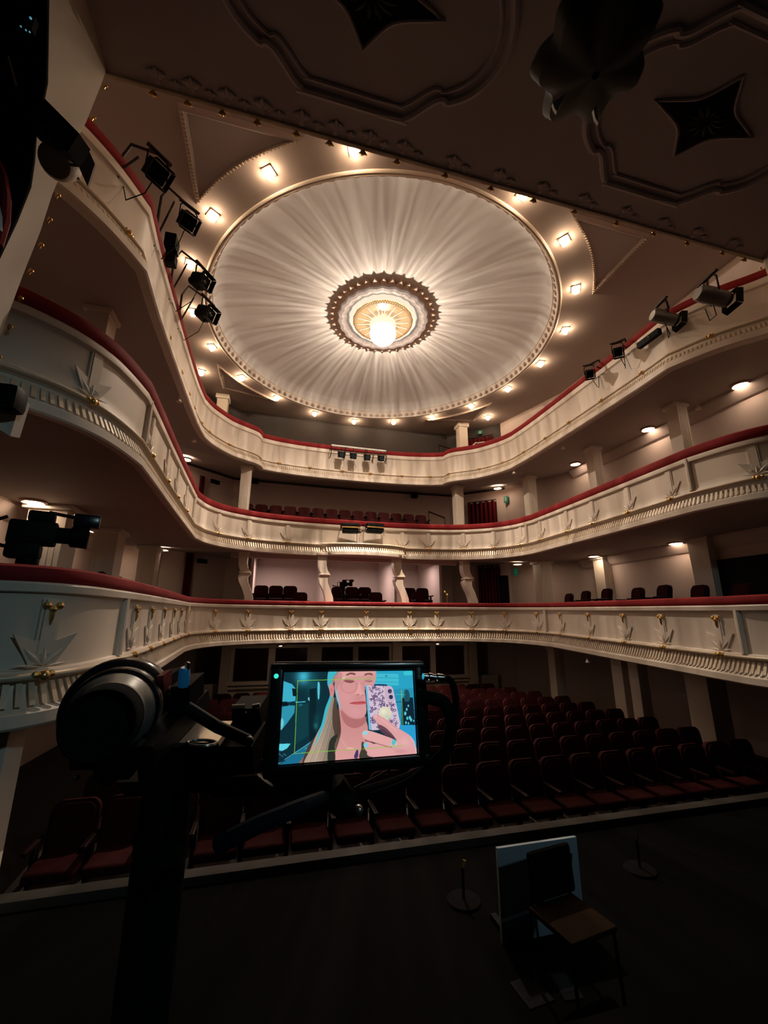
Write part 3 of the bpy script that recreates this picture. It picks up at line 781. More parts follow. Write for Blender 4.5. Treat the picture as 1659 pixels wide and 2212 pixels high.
def medallion(cx, sgn):
    # cartouche outline: straight front edge between two points, lobes at the sides
    half = [(0.64, 1.0), (0.66, 1.0), (0.80, .90), (1.0, .70), (1.12, .64), (1.2, .66), (1.45, .50), (1.62, .25), (1.68, 0), (1.62, -.25), (1.45, -.5), (1.2, -.66), (1.12, -.64), (1.0, -.70), (.8, -.9), (.66, -1.0), (.64, -1.0)]
    pts = [(x, y) for x, y in half] + [(-x, y) for x, y in half[::-1]]
    lp = smooth_closed(pts, 3)
    cy = 2.98
    md = MB(); md.tube([(cx + sgn * p.x, cy + p.y, PZ - .005) for p in lp], .05, 8, closed=True)
    md.tube([(cx + sgn * p.x * .91, cy + p.y * .86, PZ - .005) for p in lp], .025, 6, closed=True)
    o = md.build('medallion_molding', SOFF, por)
    def dia(s):
        out = []
        C4 = [(.75 * s, 0), (0, .43 * s), (-.75 * s, 0), (0, -.43 * s)]
        for i in range(4):
            a, b = Vector(C4[i]), Vector(C4[(i + 1) % 4])
            for k in range(8):
                t = k / 8; p = a.lerp(b, t); p *= 1 - .30 * math.sin(PI * t); out.append(p)
        return out
    g = MB(); g.prism([(cx + p.x, cy - .05 + p.y) for p in dia(1)], PZ - .03, PZ + .02); gr = g.build('grille', BLACK, por, 0)
    fm = MB().tube([(cx + p.x, cy - .05 + p.y, PZ - .01) for p in dia(1.12)], .02, 6, closed=True); fm.build('grille_frame', SOFF, por)
    ro = MB()
    for k in range(12):
        a = 2 * PI * k / 12; ca_, sa_ = math.cos(a), math.sin(a) * .62
        ro.tube([(cx + .07 * ca_, cy - .05 + .07 * sa_, PZ - .04), (cx + .18 * ca_, cy - .05 + .18 * sa_, PZ - .05), (cx + .29 * ca_, cy - .05 + .29 * sa_, PZ - .04)], [.012, .028, .012], 5)
    ro.build('grille_rosette', DARKTEAL, gr)
medallion(-2.42, 1); medallion(2.22, 1)

# dark lobed cloth lantern hanging high over the stage front
hp = at(1278, 112, 4.25)
hl = thing('hanging_lantern', 'dark petal-folded lantern hanging below the ornamented soffit', 'lantern', hp)
def lob(i, j, a): return 1 + .13 * math.cos(7 * a)
prf = [(.05, .34), (.30, .30), (.52, .14), (.60, -.05), (.52, -.22), (.30, -.32), (.04, -.34)]
MB().lathe([(r * .9, z) for r, z in prf], 84, wob=lob).build('petals', mat('petal_cloth', (.085, .085, .075), .8), hl)
MB().tube([(0, 0, .3), (0, 0, PZ - hp.z + .02)], .015, 6).build('cord', BLACK, hl)
for px0, py0, px1, py1, px2, py2, px3, py3 in ((1194, 222, 1224, 200, 1203, 242, 1197, 232), (1282, 236, 1290, 222, 1293, 266, 1286, 255)):
    pc = at((px0 + px2) / 2, (py0 + py2) / 2, 3.9)
    b = MB(); q = [at(a_, b_, 3.78) - hp for a_, b_ in ((px0, py0), (px1, py1), (px2, py2), (px3, py3))]
    k = [v + FWD * .03 for v in q]
    b.add(q + k, [(0, 1, 2, 3), (4, 7, 6, 5), (0, 4, 5, 1), (1, 5, 6, 2), (2, 6, 7, 3), (3, 7, 4, 0)]); b.build('glint_tip', WHITE, hl, 0)['label'] = 'petal glint made as a pale piece'  # glints on the folds, made as white pieces

# ------------------------------------------------------------------ seats
sb = MB()
ol = [(-.245, 0), (.245, 0), (.25, .36)] + [(.25 - .12 + .12 * math.cos(a), .44 + .12 * math.sin(a)) for a in [PI * k / 12 for k in range(0, 7)]] + \
     [(-.25 + .12 + .12 * math.cos(a), .44 + .12 * math.sin(a)) for a in [PI / 2 + PI * k / 12 for k in range(0, 7)]] + [(-.25, .36)]
M_ = Matrix.Translation((0, .17, .39)) @ Matrix.Rotation(-.17, 4, 'X') @ Matrix(((1, 0, 0, 0), (0, 0, 1, 0), (0, 1, 0, 0), (0, 0, 0, 1)))
sb.prism(ol, 0.0, .075, M_); sb.prism([(x * .86, .05 + y * .85) for x, y in ol], -.03, .02, M_)
SM_back = sb.mesh('backrest', SEATRED, 40)
SM_cush = MB().box((0, -.05, .42), (.47, .46, .11), bev=.04).mesh('seat_cushion', SEATRED, 60)
ar = MB().box((0, .0, .62), (.055, .42, .045), bev=.015).box((0, .05, .31), (.045, .09, .60)).box((0, .05, .015), (.06, .3, .03))
SM_arm = ar.mesh('armrest', SEATWOOD, 40)
SEAT0 = None
def seat(loc, rz, label, group):
    global SEAT0
    if SEAT0 is None:
        SEAT0 = thing('theatre_seat', label, 'seat', loc, (0, 0, rz), group)
        inst('backrest', SM_back, SEAT0, I4.copy()); inst('seat_cushion', SM_cush, SEAT0, I4.copy())
        for sx in (-1, 1): inst('armrest', SM_arm, SEAT0, Matrix.Translation((sx * .265, 0, 0)))
        return SEAT0
    return dup(SEAT0, loc, (0, 0, rz), label, group)
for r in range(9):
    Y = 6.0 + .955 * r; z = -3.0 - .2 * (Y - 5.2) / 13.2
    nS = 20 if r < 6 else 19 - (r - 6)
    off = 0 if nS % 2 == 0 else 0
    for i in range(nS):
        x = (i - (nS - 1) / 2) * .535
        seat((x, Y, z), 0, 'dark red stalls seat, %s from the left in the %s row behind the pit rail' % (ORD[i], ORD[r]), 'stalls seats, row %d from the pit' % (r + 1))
# raked steps the gallery seats stand on
st = MB(); st.box((-.4, 16.55, 2.95), (8.6, 1.9, 1.15)); st.box((-.4, 17.35, 3.25), (8.6, 1.0, .55)); struct('floor_gallery_step', st, DARKFLOOR)
for row, (Y, py0, py1) in enumerate(((17.2, 1084, 1109), (16.15, 1106, 1127))):
    a, b = ony(533, py0, Y), ony(913, py1, Y); zt = (a.z + b.z) / 2
    for i in range(14):
        x = a.x + (b.x - a.x) * i / 13
        if row == 1 and i == 0: continue
        seat((x, Y, zt - .95), 0, 'dark red seat, middle balcony %s row, %s from the left' % (('back', 'front')[row], ORD[i]), 'seats at the centre of the middle balcony, %s row' % ('back', 'front')[row])
bx = MB()
for c_, (pl, nm) in enumerate((([565, 597, 628], 'left'), ([733, 763, 791], 'middle'), ([889, 917], 'right'))):
    for i, px in enumerate(pl):
        p = ony(px, 1263 + 6 * (px - 565) / 350, 15.6)
        seat((p.x, 15.6, p.z - .95), 0, 'dark red seat in the %s lit box of the lowest balcony, %s from the left' % (nm, ORD[i]), 'seats in the %s lit box' % nm)
    p = ony((650, 815, 0)[c_] or 908, 1278, 15.0)
    seat((p.x, 15.0, p.z - .95), 0, 'lower dark red seat at the right front of the %s lit box' % nm, 'seats in the %s lit box, front' % nm)
z_ = ony(700, 1266, 15.6).z - .95
st = MB(); st.box((-.4, 16.55, (z_ - .62) / 2 - .02), (8.2, 2.6, z_ + .62)); struct('floor_box_step', st, DARKFLOOR)
for i, px in enumerate((1211, 1246, 1290, 1355, 1410, 1484, 1574)):
    p = onx(px, (1281, 1275, 1270, 1268, 1262, 1262, 1258)[i], 6.35)
    seat((6.35, p.y, p.z - .96), -PI / 2 - .25, 'red seat behind the right lowest balcony rail, %s counted from the rear corner' % ORD[i], 'seats along the right lowest balcony')
st = MB(); st.box((6.75, 9.3, -.36), (1.5, 7.4, .44)); struct('floor_right_step', st, DARKFLOOR)
for i, (px, py) in enumerate(((1203, 1082), (1243, 1064), (1337, 1026), (1397, 1003), (1470, 968), (1547, 940))):
    p = onx(px, py, 6.15)
    seat((6.15, p.y, p.z - .96), -PI / 2 - .25, 'red seat peeking over the right middle balcony rail, %s from the rear corner' % ORD[i], 'seats along the right middle balcony')
st = MB(); st.box((6.6, 9.3, 2.55), (1.4, 7.6, .3)); struct('floor_right_step_upper', st, DARKFLOOR)
for i, (px, py) in enumerate(((150, 1226), (258, 1236), (292, 1247))):
    p = onx(px, py, -6.1)
    seat((-6.1, p.y, p.z - .95), PI / 2 + .2, 'red seat behind the left lowest balcony rail, %s counted from the video camera' % ORD[i], 'seats along the left lowest balcony')
st = MB(); st.box((-6.6, 8.6, -.42), (1.5, 8.0, .30)); struct('floor_left_step', st, DARKFLOOR)
for i, px in enumerate((848, 872, 897, 921)):
    p = ony(px, 976, 17.3)
    seat((p.x, 17.3, p.z - .95), 0, 'dark seat back showing above the top balcony rail, %s right of the lighting bar' % ORD[i], 'seats of the top balcony')
st = MB(); zt = ony(880, 976, 17.3).z - .95; st.box((0, 17.4, (zt + 6.05) / 2), (10, 1.2, max(.05, zt - 6.05))); struct('floor_top_step', st, DARKFLOOR)

# ------------------------------------------------------------------ doors, curtains, signs, small wall things
def ondiag(px, py, sx=1):
    n_ = Vector((1.8 * sx, 2.0, 0)).normalized(); q0 = Vector((5.0 * sx, 18.2, 0)) - n_ * .12
    d = ray(px, py); return CAMP + d * ((q0 - CAMP).dot(n_) / d.dot(n_))
def curtain(label, pa, pb_, z0, z1, folds=7, m=CURT):
    t = thing('curtain', label, 'curtain', ((pa.x + pb_.x) / 2, (pa.y + pb_.y) / 2, z0))
    u = Vector((pb_.x - pa.x, pb_.y - pa.y)); L = u.length; u /= L; q = Vector((u.y, -u.x)); N = folds * 8
    vs = []; 
    for lay in (0, 1):
        for z in (0, z1 - z0):
            for i in range(N + 1):
                s_ = (i / N - .5) * L; d = .05 * math.sin(2 * PI * folds * i / N) + lay * .02
                zz = z + (.05 * math.sin(i * .55) if z else 0)
                vs.append((u.x * s_ + q.x * d, u.y * s_ + q.y * d, zz))
    n1 = N + 1; fs = []
    for i in range(N):
        fs += [(i, i + 1, n1 + i + 1, n1 + i), (2 * n1 + i, 3 * n1 + i, 3 * n1 + i + 1, 2 * n1 + i + 1), (n1 + i, n1 + i + 1, 3 * n1 + i + 1, 3 * n1 + i), (i, 2 * n1 + i, 2 * n1 + i + 1, i + 1)]
    MB().add(vs, fs).build('fabric', m, t, 50)
    MB().tube([(-u.x * L / 2, -u.y * L / 2, z1 - z0 + .05), (u.x * L / 2, u.y * L / 2, z1 - z0 + .05)], .02, 6).build('rod', BLACK, t)
    return t
a, b = ondiag(1012, 1130), ondiag(1074, 1110); curtain('dark red doorway curtain at the right rear corner of the middle balcony', a, b, 2.42, ondiag(1040, 1085).z)
a, b = ondiag(1034, 1260), ondiag(1082, 1260); curtain('dark red doorway curtain at the right rear corner of the lowest balcony', a, b, -.58, ondiag(1060, 1224).z)
a, b = ondiag(1008, 960), ondiag(1066, 960); curtain('bright red doorway curtain behind the white handrail of the top balcony', a, b, 6.08, ondiag(1040, 945).z)
a, b = ondiag(397, 1240, -1), ondiag(414, 1240, -1); curtain('narrow dark curtain at the left rear of the lowest balcony', a, b, -.58, ondiag(405, 1194, -1).z, 4)
a, b = ondiag(430, 1050, -1), ondiag(441, 1050, -1); curtain('narrow dark curtain at the left rear of the middle balcony', a, b, 2.42, ondiag(435, 1031, -1).z, 4)
d_ = MB(); a = ondiag(1085, 1250); d_.box((0, 0, 1.2), (.5, .1, 2.4), Matrix.Translation((a.x, a.y, -.6)) @ Matrix.Rotation(-.73, 4, 'Z')); struct('door_1', d_, BLACK)
d_ = MB(); p = ony(938, 1240, 18.1); d_.box((p.x, 18.25, .7), (.75, .1, 2.6)); struct('door_2', d_, BLACK)
d_ = MB(); p = onx(1620, 1240, 7.9); d_.box((7.93, p.y, .95), (.08, 1.5, 1.0)); o = d_.build('wall_hatch', BLACK); tag(o, 'dark open hatch in the right wall of the lowest balcony near the stage', 'hatch')
# white handrail of the top balcony
hr = thing('handrail', 'white tubular handrail before the red curtain of the top balcony', 'railing', (0, 0, 0))
q = [ony(1018, 966, 16.1), ony(1026, 957, 16.1), ony(1047, 955, 16.1)]
MB().tube(q, .025, 6).build('rail_tube', WHITE, hr)
for k in range(4):
    v = q[1].lerp(q[2], k / 3); MB().tube([v, (v.x, v.y, 6.3)], .015, 5).build('baluster', WHITE, hr)
for lab, (x0, y0), (x1, y1), Y, zf in (('dark sloping handrail right of the seats of the middle balcony', (926, 1105), (961, 1119), 16.3, 2.4), ('dark sloping handrail beside the column of the top balcony', (948, 961), (985, 973), 16.9, 6.1)):
    a, b = ony(x0, y0, Y), ony(x1, y1, Y); t = thing('handrail', lab, 'railing', (0, 0, 0))
    MB().tube([a, b], .035, 6).build('rail_tube', SEATWOOD, t)
    for v in (a, b): MB().tube([v, (v.x, v.y, zf)], .015, 5).build('post', BLACK, t)
# top balcony columns
for px, py, lab in ((482, 866, 'short cream column of the top balcony at the left rear corner'), (997, 926, 'short cream column of the top balcony beside the red curtain')):
    p = onz(px, py, 8.85); t = thing('column', lab, 'column', (p.x, p.y, 6.05)); MB().box((0, 0, 1.51), (.42, .42, 3.02), bev=.02).build('shaft', CREAM, t)
    MB().box((0, 0, 2.9), (.54, .54, .2), bev=.02).build('capital', CREAM, t)
def wallbox(name, lab, cat, p, size, m, rz=0, part=None, pm=None):
    t = thing(name, lab, cat, p, (0, 0, rz)); MB().box((0, 0, 0), size, bev=min(size) * .12).build('housing', m, t)
    if part: MB().box((0, -size[1] / 2 - .004, 0), (size[0] * .8, .01, size[2] * .8)).build(part, pm, t)
    MB().box((0, size[1] / 2 + .04, 0), (.05, .1, .05)).build('wall_bracket', BLACK, t)
    return t
def runman(t, s_, y):
    b = MB(); b.sphere((.02 * s_, y, .30 * s_), .07 * s_, 8); b.tube([(0, y, .18 * s_), (-.06 * s_, y, -.05 * s_)], .05 * s_, 6)
    b.tube([(-.06 * s_, y, -.05 * s_), (.08 * s_, y, -.2 * s_), (.05 * s_, y, -.38 * s_)], .035 * s_, 5); b.tube([(-.06 * s_, y, -.05 * s_), (-.14 * s_, y, -.25 * s_), (-.26 * s_, y, -.3 * s_)], .035 * s_, 5)
    b.tube([(.0, y, .16 * s_), (.16 * s_, y, .05 * s_)], .03 * s_, 5); b.build('running_figure', WHITE, t)
for px, py, lab, sx in ((1093, 1079, 'green emergency exit sign over the right rear of the middle balcony', 1), (1115, 1236, 'green emergency exit sign over the right rear of the lowest balcony', 1), (1037, 934, 'dim green exit sign above the red curtain of the top balcony', 1)):
    p = ondiag(px, py); p = CAMP + (p - CAMP) * .997
    t = wallbox('exit_sign', lab, 'sign', p, (.2, .05, .3) if px > 1040 else (.24, .05, .16), GREENS, -.73)
    runman(t, .22, -.03)
for px, py, w_, h_, lab in ((551, 1037, .3, .3, 'small black square loudspeaker on the wall left of the middle balcony seats'), (895, 1070, .3, .28, 'small black square loudspeaker on the wall right of the middle balcony seats')):
    wallbox('wall_speaker', lab, 'loudspeaker', ony(px, py, 18.0), (w_, .2, h_), BLACK, 0, 'grille', BLACKC)
for px, py, lab in ((465, 1041, 'flat dark wall box at the left rear of the middle balcony'), (437, 1212, 'flat dark wall box at the left rear of the lowest balcony')):
    p = ondiag(px, py, -1); wallbox('wall_box', lab, 'wall box', CAMP + (p - CAMP) * .985, (.38, .1, .16), BLACK, .73, 'cover', BLACKC)
p = ony(1162, 1285, 14.2); wallbox('notice_frame', 'dark framed notice with pale field beside the right rear column of the lowest balcony', 'notice', onx(1163, 1275, 7.85), (.55, .06, .7), BLACK, -PI / 2, 'pale_field', WHITE)
rl = thing('reading_lamp', 'tiny brass lamp glinting on the lowest balcony rail right of centre', 'lamp', ony(966, 1290, 14.45))
MB().sphere((0, 0, .1), .035, 8).build('bulb', BRASSG, rl); MB().sphere(ony(961, 1284, 14.45) - ony(966, 1290, 14.45) + Vector((0, 0, .1)), .035, 8).build('bulb', BRASSG, rl)
MB().tube([(0, 0, -.32), (0, 0, .1)], .012, 6).tube([(0, 0, .1), ony(961, 1284, 14.45) - ony(966, 1290, 14.45) + Vector((0, 0, .1))], .01, 5).build('stem', GOLD, rl)

# ------------------------------------------------------------------ stage lighting on the rails
def rail_point(path, p):
    return min(path, key=lambda v: (v - Vector((p.x, p.y))).length)
def stage_lamp(label, loc, aim, path, zr, s_=1.0, kind='box', group=None):
    t = thing('stage_light', label, 'stage light', loc, group=group); L = Vector(loc)
    m = aimM((0, 0, 0), Vector(aim) - L)
    b = MB()
    if kind == 'box':
        b.box((0, .05 * s_, 0), (.32 * s_, .40 * s_, .32 * s_), m, bev=.03 * s_)
        for k in range(4): b.box((0, (.02 + .06 * k) * s_, 0), (.335 * s_, .015 * s_, .335 * s_), m)
        b.lathe([(.12 * s_, .0), (.10 * s_, .12 * s_), (0, .13 * s_)], 14, m @ Matrix.Translation((0, .24 * s_, 0)) @ Matrix.Rotation(-PI / 2, 4, 'X'))
        b.build('body', BLACK, t)
    else:
        b.lathe([(0, -.30 * s_), (.13 * s_, -.30 * s_), (.16 * s_, -.24 * s_), (.16 * s_, .30 * s_), (.13 * s_, .34 * s_), (.12 * s_, .40 * s_)], 20, m @ Matrix.Rotation(PI / 2, 4, 'X'))
        b.box((0, .12 * s_, .13 * s_), (.2 * s_, .3 * s_, .08 * s_), m, bev=.01); b.build('body', METAL, t)
    h = MB(); y0 = -.18 * s_ if kind == 'box' else -.42 * s_; q = .17 * s_
    for a in range(4):
        r_ = Matrix.Rotation(a * PI / 2, 4, 'Y')
        h.add([(-q, y0 + .03, q), (q, y0 + .03, q), (q * 1.1, y0 - .10 * s_, q * 1.15), (-q * 1.1, y0 - .10 * s_, q * 1.15), (-q, y0 + .03, q + .012), (q, y0 + .03, q + .012), (q * 1.1, y0 - .10 * s_, q * 1.15 + .012), (-q * 1.1, y0 - .10 * s_, q * 1.15 + .012)],
              [(0, 1, 2, 3), (4, 7, 6, 5), (0, 4, 5, 1), (1, 5, 6, 2), (2, 6, 7, 3), (3, 7, 4, 0)], m @ r_)
    h.build('barn_doors', BLACK, t, 0)
    MB().lathe([(0, .02), (.14 * s_, .0), (.16 * s_, -.02)], 18, m @ Matrix.Translation((0, y0 + .04, 0)) @ Matrix.Rotation(PI / 2, 4, 'X')).build('lens', LENSG, t)
    w_ = .21 * s_; top = Vector((0, 0, .42 * s_))
    sx = m.to_3x3() @ Vector((1, 0, 0)); sx.z = 0; sx.normalize()
    MB().tube([sx * w_, sx * w_ + Vector((0, 0, .34 * s_)), sx * (w_ * .7) + top, sx * (-w_ * .7) + top, -sx * w_ + Vector((0, 0, .34 * s_)), -sx * w_], .018 * s_, 6).build('yoke', BLACK, t)
    rp_ = rail_point(path, L); R_ = Vector((rp_.x, rp_.y, zr)) - L
    arm = MB(); out_ = Vector((R_.x, R_.y, top.z + .02))
    arm.box((0, 0, 0), (.5 * s_, .07 * s_, .03), Matrix.Translation(top + Vector((0, 0, .03))) @ Matrix.Rotation(math.atan2(sx.y, sx.x), 4, 'Z'))
    arm.tube([top + Vector((0, 0, .03)), top + Vector((0, 0, .03)) * .2 + out_ * .8, out_], .025, 6); arm.tube([out_, R_ + Vector((0, 0, -.25))], .028, 6)
    arm.tube([out_ * .55 + top * .45, R_ * .92 + Vector((0, 0, -.05))], .018, 5)
    arm.build('clamp_arm', SEATWOOD, t)
    cb_ = MB().tube([(0, 0, -.1 * s_), R_ * .3 + Vector((.05, 0, -.45)), R_ * .75 + Vector((0, .1, -.55)), R_ + Vector((0, .15, -.1))], .009, 5); cb_.build('cable', BLACK, t)
    return t
TGT = (0.0, 0.5, -1.5)
for px, py, X, lab, s_, k in ((338, 372, -5.25, 'black stage light on the left top balcony rail nearest the stage', .8, 'box'), (405, 478, -5.15, 'black square stage light clamped on the left rail beside the glowing ceiling lamp', .8, 'box'),
                              (434, 608, -5.1, 'black stage light on the left rail, upper one of two before the dome rim', .85, 'box'), (446, 678, -5.1, 'black stage light on the left rail, lower one of two before the dome rim', .9, 'box')):
    stage_lamp(lab, onx(px, py, X), TGT if px < 420 else onx(px, py, X) + RIGHT * .9 - UP * .25 - FWD * .35, P3[:len(P3) // 2], 7.0, s_, k, 'stage lights on the left top rail')
bb = thing('dimmer_box', 'small black control box strapped below the left top rail between the stage lights', 'control box', onx(371, 528, -5.5))
MB().box((0, 0, 0), (.22, .3, .3), bev=.02).box((0, .1, -.3), (.2, .2, .22), bev=.02).build('housing', BLACK, bb); MB().box((.12, .05, -.16), (.02, .1, .05)).build('latch', CHROME, bb)
for px, py, X, lab, s_, k in ((1536, 640, 5.15, 'large grey cylinder stage light on the right top rail nearest the stage', .95, 'cyl'), (1432, 686, 5.2, 'grey cylinder stage light with black hood, second on the right top rail', .85, 'cyl'),
                              (1335, 761, 5.25, 'small black stage light with looping cable on the right top rail', .62, 'box'), (1274, 808, 5.25, 'smallest black stage light on the right top rail farthest from the stage', .62, 'box')):
    stage_lamp(lab, onx(px, py, X), (-1.5, .5, -2.0) if k == 'box' else onx(px, py, X) + RIGHT - UP * .22, P3[len(P3) // 2:], 7.0, s_, k, 'stage lights on the right top rail')
p = onx(1402, 732, 5.45); bb = thing('dimmer_box', 'slim black box with a shiny knob hung on the right top rail', 'control box', p, (0, 0, 0))
MB().box((0, 0, 0), (.12, .62, .16), bev=.02).build('housing', BLACK, bb); MB().sphere((-.07, -.05, .0), .03, 8).build('knob', CHROME, bb)
# lighting bar at the centre of the top balcony
A_, B_ = ony(716, 962, 16.35), ony(834, 975, 16.35); lb = thing('lighting_bar', 'pale horizontal pipe with four lamps before the centre of the top balcony rail', 'lighting bar', A_)
MB().tube([(0, 0, 0), B_ - A_], .045, 10).build('pipe', WHITE, lb)
for k in (.0, .25, .62, .76, 1.0):
    v = (B_ - A_) * k; MB().tube([v, v + Vector((0, 0, -.35)), v + Vector((0, .28, -.42))], .02, 6).build('hanger', SEATWOOD, lb)
for i, (px, py) in enumerate(((737, 982), (763, 985), (793, 988), (823, 990))):
    p = ony(px, py, 16.2); t = thing('stage_light', 'small dark lamp under the pale pipe of the top balcony, %s from the left' % ORD[i], 'stage light', p, group='lamps on the centre bar')
    m = aimM((0, 0, 0), Vector((0.5, 0, -1)) - p)
    MB().box((0, 0, 0), (.24, .32, .24), m, bev=.03).build('body', BLACK, t); MB().lathe([(0, 0), (.1, .0), (.11, -.02)], 16, m @ Matrix.Translation((0, -.165, 0)) @ Matrix.Rotation(PI / 2, 4, 'X')).build('lens', LENSG, t)
    k = (px - 716) / 118; v = A_.lerp(B_, k) - p
    MB().tube([(-.14, 0, 0), (-.14, 0, .2), (.14, 0, .2), (.14, 0, 0)], .015, 5).tube([(0, 0, .2), v], .015, 5).build('yoke', BLACK, t)
    MB().tube([(0, 0, -.1), (.15, .1, -.45), (.05, .3, -.6), (-.1, .38, -.1)], .009, 5).build('cable', GILT, t)
for i, (px, py) in enumerate(((757, 1141), (809, 1141))):
    p = ony(px, py, 14.15); t = thing('flood_light', 'wide black flood light with brass bar on the middle balcony rail, %s one' % ('left', 'right')[i], 'stage light', p, (0, 0, (-.05, .05)[i]))
    MB().box((0, 0, .08), (.62, .34, .15), bev=.03).box((0, -.02, -.1), (.56, .3, .16), bev=.03).build('body', BLACK, t)
    MB().box((0, -.175, -.005), (.64, .03, .05), bev=.01).build('brass_bar', GOLD, t)
    for s_ in (-1, 1): MB().tube([(s_ * .33, 0, -.1), (s_ * .34, .0, .12), (s_ * .3, .36, .2)], .018, 6).build('side_bracket', SEATWOOD, t)
    MB().tube([(.3, 0, -.1), (.42, .1, -.25), (.36, .2, -.1), (.4, .25, .05)], .012, 5).build('cable', GILT, t)
    MB().lathe([(0, 0), (.06, 0), (.05, .05)], 12, Matrix.Translation((.3 * (1 - 2 * i), -.1, -.18))).build('knob', BLACK, t)

# video cameras
def video_camera(label, p, rz, zfloor, s_=1.0):
    t = thing('video_camera', label, 'video camera', p, (0, 0, rz))
    MB().box((0, 0, 0), (.20 * s_, .42 * s_, .26 * s_), bev=.03 * s_).box((0, -.05 * s_, .19 * s_), (.16 * s_, .24 * s_, .12 * s_), bev=.03 * s_).box((0, .05 * s_, -.2 * s_), (.24 * s_, .3 * s_, .16 * s_), bev=.03 * s_).build('body', BLACK, t)
    MB().lathe([(.0, 0), (.09 * s_, 0), (.09 * s_, .12 * s_), (.12 * s_, .14 * s_), (.13 * s_, .30 * s_), (.11 * s_, .30 * s_), (.08 * s_, .2 * s_)], 18, Matrix.Translation((0, -.2 * s_, .0)) @ Matrix.Rotation(PI / 2, 4, 'X')).build('lens_barrel', BLACK, t)
    MB().tube([(0, -.1 * s_, .25 * s_), (0, -.35 * s_, .22 * s_)], .02 * s_, 6).box((0, -.46 * s_, .19 * s_), (.16 * s_, .26 * s_, .15 * s_), Matrix.Rotation(.0, 4, 'X'), bev=.03 * s_).build('viewfinder', BLACKG, t)
    MB().tube([(0, .24 * s_, .16 * s_), (0, .34 * s_, .1 * s_), (0, .36 * s_, -.02 * s_), (0, .3 * s_, -.12 * s_)], .018 * s_, 6).build('rear_handle', BLACK, t)
    MB().tube([(.06 * s_, .1 * s_, -.18 * s_), (.1 * s_, .55 * s_, -.08 * s_), (.1 * s_, .66 * s_, -.06 * s_)], [.02 * s_, .02 * s_, .035 * s_], 8).build('pan_bar', BLACK, t)
    MB().lathe([(.06 * s_, -.45 * s_), (.10 * s_, -.36 * s_), (.1 * s_, -.28 * s_)], 14).build('tripod_head', BLACK, t)
    h = p.z - zfloor
    for k in range(3):
        a = 2 * PI * k / 3 + .5; MB().tube([(.05 * s_ * math.cos(a), .05 * s_ * math.sin(a), -.42 * s_), (.32 * s_ * math.cos(a), .32 * s_ * math.sin(a), -h)], [.035 * s_, .022 * s_], 8).build('leg', BLACK, t)
    return t
p = onx(72, 1152, -5.5)
vc = video_camera('large black video camera behind the red rail of the left box', p, 1.9, -.6, .95)
video_camera('tiny black video camera in the middle lit box of the lowest balcony', ony(742, 1262, 14.75), 1.2, -.6, .62)

# ------------------------------------------------------------------ left edge: drape, portal light, loudspeaker
Yd = 3.15
edge = [ony(x, y, Yd) for x, y in ((108, -90), (106, 60), (104, 180), (92, 240), (80, 292), (76, 350), (68, 405), (38, 480), (0, 560), (-60, 690))]
cu = thing('stage_drape', 'black stage drape hanging along the left edge beside the cream portal reveal', 'drape', (0, 0, 0))
b = MB(); NC = 40; vs = []
for e in edge:
    for i in range(NC + 1):
        t = i / NC; x = e.x - t * (e.x + 9.0); vs.append((x, Yd + (.10 * math.sin(t * 55) + .05 * math.sin(t * 23)) * min(1, t * 12), e.z))
fs = [(r * (NC + 1) + i, r * (NC + 1) + i + 1, (r + 1) * (NC + 1) + i + 1, (r + 1) * (NC + 1) + i) for r in range(len(edge) - 1) for i in range(NC)]
b.add(vs, fs); o = b.build('fabric', BLACKC, cu, 60); sm = o.modifiers.new('thickness', 'SOLIDIFY'); sm.thickness = .03
rc = thing('red_drape', 'narrow strip of red velvet drape at the left edge below the portal light', 'drape', (0, 0, 0))
b = MB().tube([ony(-6, 352, 3.05), ony(6, 385, 3.05), ony(12, 430, 3.05), ony(10, 478, 3.05), ony(-4, 530, 3.05)], [.03, .035, .035, .035, .03], 8)
b.build('velvet_fold', VELVET, rc); MB().tube([ony(-6, 440, 3.02), ony(1, 470, 3.02), ony(0, 500, 3.02)], .015, 6).build('pale_trim', WHITE, rc)

lt = thing('portal_light', 'black LED panel light with eight lenses mounted on the left portal reveal', 'stage light', at(116, 270, 3.25))
D0 = 3.25; org = at(116, 270, D0)
q = [at(96, 212, D0 + .1) - org, at(171, 288, D0 - .0) - org, at(147, 328, D0 - .05) - org, at(58, 268, D0 + .05) - org]
u = (q[1] - q[0]); v = (q[3] - q[0]); n_ = u.cross(v).normalized()
if n_.dot(FWD) > 0: n_ = -n_
k = [p - n_ * .12 for p in q]
MB().add(q + k, [(0, 1, 2, 3), (4, 7, 6, 5), (0, 4, 5, 1), (1, 5, 6, 2), (2, 6, 7, 3), (3, 7, 4, 0)]).build('housing', BLACK, lt, 0)
Mf = Matrix((u.normalized(), n_.cross(u.normalized()), n_)).transposed().to_4x4()
for i in range(4):
    for j in range(2):
        c_ = q[0] + u * (.14 + .24 * i) + v * (.27 + .46 * j) + n_ * .004
        m = Mf.copy(); m.translation = c_; MB().lathe([(.04, 0), (.038, .01), (.024, .016), (0, .018)], 14, m).build('lens', LEDL, lt)
hc = thing('horn_light', 'drab cylindrical lamp under the LED panel on the left portal', 'stage light', at(140, 348, 3.85))
a_, b_ = at(118, 350, 3.7), at(172, 350, 4.1)
MB().lathe([(0, 0), (.12, 0), (.145, .04), (.145, .18), (.12, .24), (.10, .27)], 20, alongM(a_ - hc.location, b_ - hc.location)).build('body', PORT, hc)
MB().tube([at(130, 378, 3.85) - hc.location, at(172, 384, 3.9) - hc.location], .02, 6).build('bracket', METAL, hc)
dc = thing('diamond_plate', 'pale diamond-shaped plate hanging beside the drab lamp on the left portal', 'plate', at(188, 360, 3.6))
